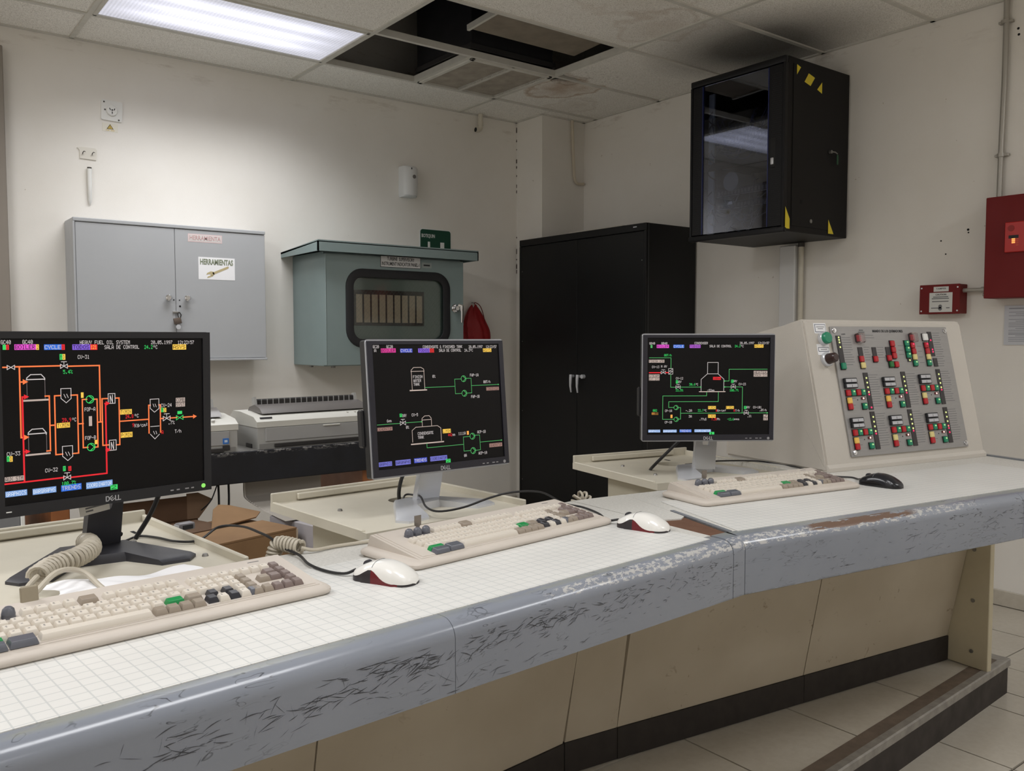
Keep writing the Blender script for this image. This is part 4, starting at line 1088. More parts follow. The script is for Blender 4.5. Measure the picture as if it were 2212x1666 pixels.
def printer(name, label, x, y, rz, w, d, group=None, small=False):
    t = thing(name, label, 'printer', (x, y, .79), rz, 'printers on the black table')
    # body: side profile (y, z) with a sloped front top
    g = MB(); g.sweep([(-d / 2, .0), (-d / 2, .118), (-d / 2 + .035, .135), (d / 2 - .12, .150), (d / 2 - .04, .150), (d / 2, .125), (d / 2, 0)], -w / 2, w / 2)
    ob('body', g, PRG, parent=t)
    g = MB(); g.sweep([(-d / 2 - .004, .095), (-d / 2 - .004, .120), (-d / 2 + .033, .140), (d / 2 - .12, .155), (d / 2 - .03, .155), (d / 2 + .002, .128), (d / 2 + .002, .095)], -w / 2 - .004, w / 2 + .004)
    ob('top_cover', g, PRN, parent=t)
    g = MB(); g.sweep([(-d / 2 + .05, .150), (-d / 2 + .08, .172), (d / 2 - .16, .186), (d / 2 - .10, .172), (d / 2 - .08, .15)], -w / 2 + .045, w / 2 - .045)
    ob('platen_cover', g, mat('printer_smoke', (104, 100, 98), .35), parent=t)
    g = MB(); g.box(-w / 2 + .07, w / 2 - .05, -d / 2 + .155, -d / 2 + .185, .17, .208, .004); 
    ob('paper_bail', g, PRD, parent=t)
    g = MB()
    for k in range(int((w - .14) / .028)): xx = -w / 2 + .085 + k * .028; g.box(xx, xx + .002, -d / 2 + .150, -d / 2 + .156, .178, .208)
    ob('bail_rib', g, PRG, parent=t, kind='stuff')
    for sx in (-1, 1):
        ob('tractor_lever', MB().prism([(-.005, .0), (.03, .01), (.035, .05), (.012, .055)], -.006, .006, M=Matrix(((0, 0, 1, sx * (w / 2 - .055)), (1, 0, 0, -d / 2 + .14), (0, 1, 0, .165), (0, 0, 0, 1)))), PRG, parent=t)
    ob('front_door', BX(-w / 2 + .035, w / 2 - .035, -d / 2 - .006, -d / 2, .032, .092, .002), mat('printer_door', (160, 160, 160), .45), parent=t)
    ob('base_skirt', BX(-w / 2 + .008, w / 2 - .008, -d / 2 - .002, d / 2 - .01, 0, .022), mat('printer_skirt', (138, 137, 134), .5), parent=t)
    ob('paper_slot', BX(-w / 2 + (.075 if not small else .03), w / 2 - .06, -d / 2 - .010, -d / 2 - .002, .004, .020, .002), PRD, parent=t)
    ob('side_notch', BX(-w / 2 - .0045, -w / 2 + .02, -d / 2 + .06, -d / 2 + .12, 0, .018), PRD, parent=t)
    ob('feed_knob', MB().cyl((w / 2 + .004, d / 2 - .10, .10), (1, 0, 0), .022, .02, 18, b=.003), PRD, parent=t)
    return t
p1 = printer('dot_matrix_printer', 'wide ivory dot matrix printer with black paper rollers on the black table', -.486, -1.245, rad(2), .62, .295)
ob('badge', BX(-.29, -.235, -.1330, -.125, .1300, .1380, M=Matrix.Identity(4)), mat('badge_dark', (70, 72, 78), .4), parent=p1)
ob('door_grip', BX(.00, .085, -.164, -.152, .084, .091, .002), PRN, parent=p1)
for x in (.145, .185): ob('panel_button', MB().cyl((x, -.118, .1365), (0, -.3, 1), .006, .004, 12), PRN, parent=p1)
p2 = printer('dot_matrix_printer', 'narrower ivory printer with a blue star sticker, mostly hidden behind the black monitor', -1.070, -1.285, rad(1), .36, .28, small=True)
ob('blue_sticker', BX(.115, .140, -.1492, -.145, .038, .062), mat('blue_sticker', (52, 112, 190), .5), parent=p2)
ob('sticker_star', BX(.121, .134, -.1496, -.149, .045, .055), mat('sticker_pale', (200, 214, 232), .5), parent=p2)
ob('black_port', BX(.115, .145, -.1475, -.143, .010, .030), PRD, parent=p2)
ob('round_button', MB().cyl((.085, -.118, .1375), (0, -.3, 1), .008, .005, 14), WHITE, parent=p2)
# fanfold paper, its stack and cartons
fan = thing('fanfold_paper', 'grey backlit sheet of fanfold printer paper hanging below the black table', 'paper')
fan.location = (-.65, -1.36, .45)
def ff(u, v):
    x = -.185 + .37 * u
    if v < .55: k = v / .55; return (x, .02 + .004 * math.sin(3 * k), .205 - k * .075)
    k = (v - .55) / .45; a = k * PI / 2.1
    return (x, .02 - .50 * (1 - math.cos(a)), .130 - .034 * math.sin(a))
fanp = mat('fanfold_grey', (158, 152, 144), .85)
ob('sheet', MB().grid(ff, 6, 40), fanp, parent=fan)
g = MB()
for k in range(40):
    p = ff(.018, k / 40); q = Vector(p)
    g.cyl((q.x, q.y - .0012, q.z), (0, -1, 0), .0026, .0006, 6)
ob('sprocket_hole', g, mat('hole_light', (222, 220, 212), .8), parent=fan, kind='stuff')
st = thing('paper_stack', 'thick stack of folded printer paper in a torn box behind the desk', 'paper stack', (-.665, -1.80, 0), rad(12))
ob('paper_block', BX(-.13, .17, -.10, .20, .44, .54, .003), mat('paper_edges', (168, 164, 168), .8, var=.1), parent=st)
for k in range(10): ob('paper_fold', BX(-.131, .171, -.102, -.10, .445 + k * .0095, .4462 + k * .0095), mat('fold_line', (128, 124, 128), .8), parent=st)
ob('box_bottom', BX(-.14, .19, -.115, .22, 0, .442, .003), mat('dark_carton', (60, 46, 36), .8), parent=st)
ob('box_notch', MB().cyl((-.05, -.1155, .445), (0, -1, 0), .03, .002, 18), DARK, parent=st)
cb = thing('cardboard_box', 'brown cardboard carton with a torn raised flap behind the desk trays', 'box', (-1.151, -1.755, 0), rad(15))
ob('carton_body', BX(-.29, .29, -.20, .20, 0, .525, .004), CARD, parent=cb)
ob('top_flap', BX(-.29, .29, -.20, .02, .525, .532), CARD, parent=cb)
ob('top_flap', MB().prism([(-.29, .03), (.14, .03), (.10, .20), (-.29, .20)], 0, .006, M=Matrix.Translation((0, .0, .526)) @ Matrix.Rotation(rad(3), 4, 'X')), mat('carton_dark', (92, 68, 48), .8), parent=cb)
ob('torn_flap', MB().prism([(-.10, .0), (.12, .02), (.16, .05), (.06, .13), (.02, .145), (-.02, .12)], 0, .006, M=Matrix.Translation((.16, .03, .530)) @ Matrix.Rotation(rad(25), 4, 'X')), CARD, parent=cb)
ob('box_edge', BX(.288, .296, -.20, -.19, .06, .525), mat('torn_pale', (190, 172, 150), .8), parent=cb)
cb2 = thing('cardboard_box', 'dark open carton with a pointed flap under the black table behind the black monitor', 'box', (-1.165, -1.19, 0), rad(3))
DCARD = mat('carton_dark_brown', (96, 70, 50), .85, var=.15)  # darker brown cardboard of the second carton
ob('carton_body', BX(-.19, .13, -.14, .14, 0, .52, .004), DCARD, parent=cb2)
ob('open_flap', MB().prism([(0, 0), (.062, .075), (.0, .11), (-.05, .11), (-.05, 0)], -.003, .003, M=Matrix(((1, 0, 0, .13), (0, 0, -1, -.144), (0, 1, 0, .505), (0, 0, 0, 1)))), mat('carton_flap', (126, 100, 78), .8), parent=cb2)
ob('open_flap', MB().prism([(-.32, 0), (-.05, 0), (-.05, .10), (-.31, .10)], -.003, .003, M=Matrix(((1, 0, 0, .13), (0, 0, -1, -.144), (0, 1, 0, .505), (0, 0, 0, 1)))), DCARD, parent=cb2)
for i, (a, b) in enumerate((((-.942, -1.33, .655), (-.957, -1.36, .47)), ((-.897, -1.33, .655), (-.915, -1.36, .47)))):
    t = thing('power_cord', 'black power cord hanging under the printer table, %s of the pair' % ('left' if i == 0 else 'right'), 'cord', b)
    ob('cord', MB().tube(smoothpts(wpts(t, [a, ((a[0] + b[0]) / 2 + .004, -1.345, .56), b, (b[0], b[1], .30)])), .005, 6), BLACK, parent=t)
t = thing('thin_cord', 'thin black cord slanting under the left end of the printer table', 'cord', (-1.0, -1.36, .55))
ob('cord', MB().tube(smoothpts(wpts(t, [(-.945, -1.34, .655), (-.985, -1.36, .58), (-1.03, -1.37, .545)])), .0028, 6), BLACK, parent=t)

# ================================================================== MONITOR TRAYS
def tray(name, label, x, y, rz, w, d, hole=None, screws=(), slots=(), ped=True, full=False):
    """origin at the middle of the front edge, top of the lip at z = .862"""
    t = thing(name, label, 'tray', (x, y, PZ), rz, 'monitor trays behind the desk')
    z0, zs, zl = .825 - PZ, .846 - PZ, .862 - PZ
    g = MB()
    if hole:
        hx, hy, hr = hole; n = 40
        ring = [(hx + hr * math.cos(2 * PI * i / n), hy + hr * math.sin(2 * PI * i / n)) for i in range(n)]
        sq = []
        for p in ring:
            dx, dy = p[0] - hx, p[1] - hy
            kx = ((w / 2 - hx) / dx if dx > 0 else (-w / 2 - hx) / dx) if abs(dx) > 1e-9 else 1e9
            ky = ((d - hy) / dy if dy > 0 else (0 - hy) / dy) if abs(dy) > 1e-9 else 1e9
            k = min(kx, ky); sq.append((hx + dx * k, hy + dy * k))
        for c in ((-w / 2, 0), (w / 2, 0), (w / 2, d), (-w / 2, d)):
            i = min(range(n), key=lambda i: (sq[i][0] - c[0]) ** 2 + (sq[i][1] - c[1]) ** 2); sq[i] = c
        mk = lambda q, z: [g.bm.verts.new((p[0], p[1], z)) for p in q]
        a, b, c, e = mk(sq, zs), mk(ring, zs), mk(sq, z0), mk(ring, z0)
        for i in range(n):
            j = (i + 1) % n
            for q in ((a[i], a[j], b[j], b[i]), (c[j], c[i], e[i], e[j]), (b[i], b[j], e[j], e[i]), (a[j], a[i], c[i], c[j])): g.bm.faces.new(q)
    else: g.box(-w / 2, w / 2, 0, d, z0, zs, .002)
    ob('tray_plate', g, CREAMD, parent=t)
    g = MB(); th = .010
    g.box(-w / 2, w / 2, d - th, d, zs - .002, zl + .010, .002)
    g.box(-w / 2, -w / 2 + th, 0 if full else .02, d - th, zs - .002, zl if full else zs + .004, .002); g.box(w / 2 - th, w / 2, 0, d - th, zs - .002, zl, .002)
    if full: g.box(-w / 2 + th, w / 2 - th, 0, .006, zs - .002, zs + .004, .001)
    ob('lip', g, CREAMD, parent=t)
    g = MB(); g.box(-w / 2 + .07, w / 2 - .07, d - th - .012, d - th, zs + .004, zl + .004, .002)
    for hx in (-.06, .02): g.cyl((hx, d - th - .012, zs + .012), (0, -1, 0), .003, .0006, 8)
    ob('back_rail', g, CREAMD, parent=t)
    for sx, sy in screws: ob('screw', MB().cyl((sx, sy, zs - .001), (0, 0, 1), .007, .006, 10, r2=.005), STEEL, parent=t)
    for sx, sy in slots: ob('slot', BX(sx - .004, sx + .004, sy - .014, sy + .014, zs, zs + .0008), DARK, parent=t)
    g = MB(); px0, px1, py0, py1 = -w / 2 + .05, w / 2 - .06, .045, .335
    for a in ((px0, px1, py0, py0 + .012), (px0, px1, py1 - .012, py1), (px0, px0 + .012, py0 + .012, py1 - .012), (px1 - .012, px1, py0 + .012, py1 - .012)): g.box(a[0], a[1], a[2], a[3], 0, z0)
    if ped: ob('pedestal', g, mat('pedestal_cream', (198, 192, 174), .55, var=.05), parent=t)
    return t
CA5, SA5 = math.cos(rad(5.2)), math.sin(rad(5.2))
tray('monitor_tray', 'cream steel tray with raised rim under the black monitor', -1.852, -3.488, rad(5.2), .50, .55, screws=((.15, .33), (-.14, .25), (.215, .12)), slots=((.185, .43), (-.20, .36)), full=True)
tr2 = tray('monitor_tray', 'cream steel tray with a round cable hole under the middle silver monitor', -1.062, -3.352, rad(4), .48, .47, hole=(.048, .275, .042), screws=((-.155, .26), (-.09, .10), (.145, .20)))
tr3 = tray('monitor_tray', 'cream steel tray with a round cable hole under the right silver monitor', -.065, -3.352, rad(-10), .49, .48, hole=(.04, .30, .048), screws=((-.155, .13), (-.14, .33)), slots=((.085, .38),))

# ================================================================== MONITORS
SC = {'W': (206, 198, 196), 'D': (110, 100, 100), 'G': (60, 215, 105), 'G2': (82, 176, 100), 'R': (236, 40, 50), 'R2': (190, 40, 40), 'O': (255, 128, 72), 'Y': (252, 205, 84), 'Y2': (245, 170, 80), 'B': (52, 112, 220), 'B2': (62, 78, 190), 'LB': (122, 160, 216), 'LB2': (118, 118, 205), 'P': (232, 84, 208), 'P2': (222, 62, 152), 'V': (134, 96, 216), 'V2': (176, 92, 206), 'T': (190, 172, 162), 'T2': (168, 130, 120), 'K': (30, 26, 28), 'U': (226, 234, 246)}
SCK = list(SC)
SCM = [glow('screen_colour_' + c.lower(), tuple(min(255, v) for v in SC[c]), 1.0) for c in SCK]
def screen_mesh(items):
    g = MB(); mm = .001
    def line(p, q, w, z):
        p, q = Vector((p[0], p[1], 0)), Vector((q[0], q[1], 0)); t = q - p
        if t.length < 1e-6: return
        t.normalize(); n = Vector((-t.y, t.x, 0)) * w / 2; e = t * w / 2 * .9
        a, b, c, d_ = p - n - e, q - n + e, q + n + e, p + n - e
        g.quad(*[(v.x, v.y, z) for v in (a, b, c, d_)])
    zz = .0004
    for it in items:
        k = it[0]; g.mi = SCK.index(it[1]); zz += .0000015
        if k == 'R': x0, y0, x1, y1 = [v * mm for v in it[2:6]]; g.quad((x0, y0, zz), (x1, y0, zz), (x1, y1, zz), (x0, y1, zz))
        elif k == 'T': bitmap(g, it[5], it[2] * mm, it[3] * mm, it[4] * mm, zz + .0004)
        elif k == 'L':
            w = it[2] * mm * (.75 if it[1] == 'G2' else 1); P = [(it[4][i] * mm, it[4][i + 1] * mm) for i in range(0, len(it[4]), 2)]
            for a, b in zip(P, P[1:]): line(a, b, w, zz)
            if it[3]:
                a, b = Vector(P[-2]), Vector(P[-1]); t = (b - a).normalized(); n = Vector((-t.y, t.x)); s = w * 1.9
                q = [b + t * s * .8, b - t * s + n * s, b - t * s - n * s]
                f = g.bm.faces.new([g.bm.verts.new((v.x, v.y, zz + .0002)) for v in q]); f.material_index = g.mi
        elif k == 'C':
            cx, cy, r = [v * mm for v in it[2:5]]; n = 24
            for i in range(n): a, b = 2 * PI * i / n, 2 * PI * (i + 1) / n; line((cx + r * math.cos(a), cy + r * math.sin(a)), (cx + r * math.cos(b), cy + r * math.sin(b)), .0013, zz)
            line((cx - r * .2, cy + r * .9), (cx + r * .85, cy), .0015, zz); line((cx - r * .2, cy - r * .9), (cx + r * .85, cy), .0015, zz)
        elif k == 'V':
            cx, cy, r = [v * mm for v in it[2:5]]; h = r * .62
            for a, b in (((-r, h), (r, -h)), ((-r, -h), (r, h)), ((-r, -h), (-r, h)), ((r, -h), (r, h))): line((cx + a[0], cy + a[1]), (cx + b[0], cy + b[1]), .0012, zz)
    return g.mesh(SCM, smooth=0)
SCREEN = mat('lcd_black', (9, 7, 8), .4, spec=.22)
def monitor(k, label, fx, fy, fz, yaw, tilt, silver, bx, by, byaw, nx):
    W_, H_ = .41, .33
    zt = .846
    t = thing('monitor', label, 'monitor', (fx, fy, zt), yaw, group='monitors behind the desk')
    shell = SILVER if silver else BLACK
    bez = mat('bezel_graphite', (34, 33, 42), .34) if silver else mat('bezel_black', (26, 26, 30), .36)
    # frame of the display head: local x right, y up, z towards the viewer
    MH = Matrix.Translation((0, 0, fz - zt)) @ Matrix.Rotation(rad(90) - tilt, 4, 'X')
    g = MB(); g.prism(rrect(W_ - .001, H_ - .001, .007, 3), -.028, -.0045)
    g.prism(rrect(W_ - .05, H_ - .05, .02, 3), -.060, -.028)
    hd = ob('head', g, BLACK, parent=t, M=MH)
    ob('rim', MB().prism(rrect(W_, H_, .007, 3), -.0045, -.0005, inset=.001, insz=.001), shell, parent=hd)
    x, y = W_ / 2 - (.003 if silver else .0005), H_ / 2 - (.004 if silver else .0005); ix, iy0, iy1 = .1885, -.1435, .1525
    g = MB()
    for a in ((-x, x, iy1, y), (-x, x, -y, iy0), (-x, -ix, iy0, iy1), (ix, x, iy0, iy1)): g.box(a[0], a[1], a[2], a[3], -.0005, .0030)
    ob('bezel', g, bez, parent=hd)
    ob('screen', BX(-ix - .002, ix + .002, iy0 - .002, iy1 + .002, -.0015, .0002), SCREEN, parent=hd)
    ob('screen_graphic', screen_mesh(GFX[k]), parent=hd, M=Matrix.Translation((0, 0, 0)))
    logo = mat('logo_silver', (196, 196, 200), .3, metal=.3)
    lg = MB()
    def stroke(pts, w=.0017):
        for a, b in zip(pts, pts[1:]):
            a, b = Vector(a), Vector(b); tt = (b - a).normalized(); nn = Vector((-tt.y, tt.x)) * w / 2; e = tt * w / 2
            lg.quad(*[(v.x, v.y - .1545, .0034) for v in (a - nn - e, b - nn + e, b + nn + e, a + nn - e)])
    hh = .0043
    stroke([(-.0135, -hh), (-.0135, hh), (-.010, hh), (-.0078, hh * .45), (-.0078, -hh * .45), (-.010, -hh), (-.0135, -hh)])
    er = Matrix.Rotation(rad(38), 2)
    ep = lambda *q: [er @ Vector(p) + Vector((-.0024, 0)) for p in q]
    stroke(ep((.0030, -.0036), (-.0030, -.0036), (-.0030, .0036), (.0030, .0036)), .0015); stroke(ep((-.0030, 0), (.0024, 0)), .0014)
    for x in (.0042, .0098): stroke([(x, hh), (x, -hh), (x + .0040, -hh)])
    ob('maker_logo', lg, logo, parent=hd)
    g = MB()
    for qx, w in ((.118, .0032), (.131, .0032), (.150, .004), (.162, .003)): g.box(qx - w, qx + w, -.1565, -.1540, .0028, .0036)
    ob('control_button', g, mat('button_mark', (150, 148, 150), .4), parent=hd)
    if not silver: ob('power_light', MB().cyl((.186, -.1540, .0028), (0, 0, 1), .0045, .0012, 14), glow('power_green', (150, 235, 110), 1.0), parent=hd)
    else: ob('power_button', MB().cyl((.186, -.1555, .0028), (0, 0, 1), .004, .001, 14), mat('button_mark', (150, 148, 150), .4), parent=hd)
    if not silver: ob('label_mark', BX(-.187, -.178, -.1555, -.1535, .0028, .0034), WHITE, parent=hd)
    if silver: ob('side_port', BX(-W_ / 2 - .006, -W_ / 2 + .004, -.09, .0, -.05, -.026, .004), BLACK, parent=hd)
    # stand
    sm = SILVER2 if silver else BLACK2
    zb = fz - H_ / 2 - zt
    ny = .095
    g = MB()
    ya, za, yb, zb2 = ny, .016, .052, zb + .07
    n = 10; P = []
    nw0, nw1 = .035, .032
    M_ = Matrix(((1, 0, 0, 0), (0, (yb - ya), 0, ya), (0, (zb2 - za), 0, za), (0, 0, 0, 1)))
    def np_(u, v, off): return (u * (nw0 + (nw1 - nw0) * v), ya + (yb - ya) * v + off, za + (zb2 - za) * v)
    # plate with a U notch at the top
    prof = [(-1, 0), (1, 0), (1, 1), (.40, 1), (.40, .58), (.30, .46), (-.30, .46), (-.40, .58), (-.40, 1), (-1, 1)]
    fa = [g.bm.verts.new(np_(p[0], p[1], -.010)) for p in prof]; fb = [g.bm.verts.new(np_(p[0], p[1], .010)) for p in prof]
    def fill(v): return bmesh.ops.triangle_fill(g.bm, use_beauty=True, edges=[g.bm.edges.get((v[i], v[(i + 1) % len(v)])) or g.bm.edges.new((v[i], v[(i + 1) % len(v)])) for i in range(len(v))])
    fill(fa); fill(fb)
    for i in range(len(prof)): j = (i + 1) % len(prof); g.bm.faces.new((fa[i], fa[j], fb[j], fb[i]))
    ob('stand_neck', g, sm, parent=t, loc=(nx, 0, 0))
    pl = [(-.160, -.035), (-.140, -.062), (-.088, -.062), (-.045, .022), (.045, .022), (.098, -.050), (.150, -.045), (.168, -.012), (.062, .140), (-.062, .140)] if not silver else [(-.165, -.020), (-.150, -.050), (-.085, -.050), (-.040, .040), (.040, .040), (.085, -.050), (.150, -.050), (.165, -.020), (.062, .128), (-.040, .128)]
    g = MB(); g.bm.faces.ensure_lookup_table()
    zf = [(.010 if p[1] < .0 else .018) for p in pl]
    low = [g.bm.verts.new((p[0], p[1], 0)) for p in pl]
    cxm, cym = 0, .07
    mid = [g.bm.verts.new((p[0], p[1], z * .55)) for p, z in zip(pl, zf)]
    top = [g.bm.verts.new((cxm + (p[0] - cxm) * .95, cym + (p[1] - cym) * .93, z)) for p, z in zip(pl, zf)]
    for A_, B_ in ((low, mid), (mid, top)):
        for i in range(len(pl)): j = (i + 1) % len(pl); g.bm.faces.new((A_[i], A_[j], B_[j], B_[i]))
    for v in (low, top): bmesh.ops.triangle_fill(g.bm, use_beauty=True, edges=[g.bm.edges.get((v[i], v[(i + 1) % len(v)])) for i in range(len(v))])
    ob('stand_base', g, sm, parent=t, M=Matrix.Translation((bx, by, 0)) @ Matrix.Rotation(byaw, 4, 'Z') @ Matrix.Translation((0, .035, 0)))
    return t
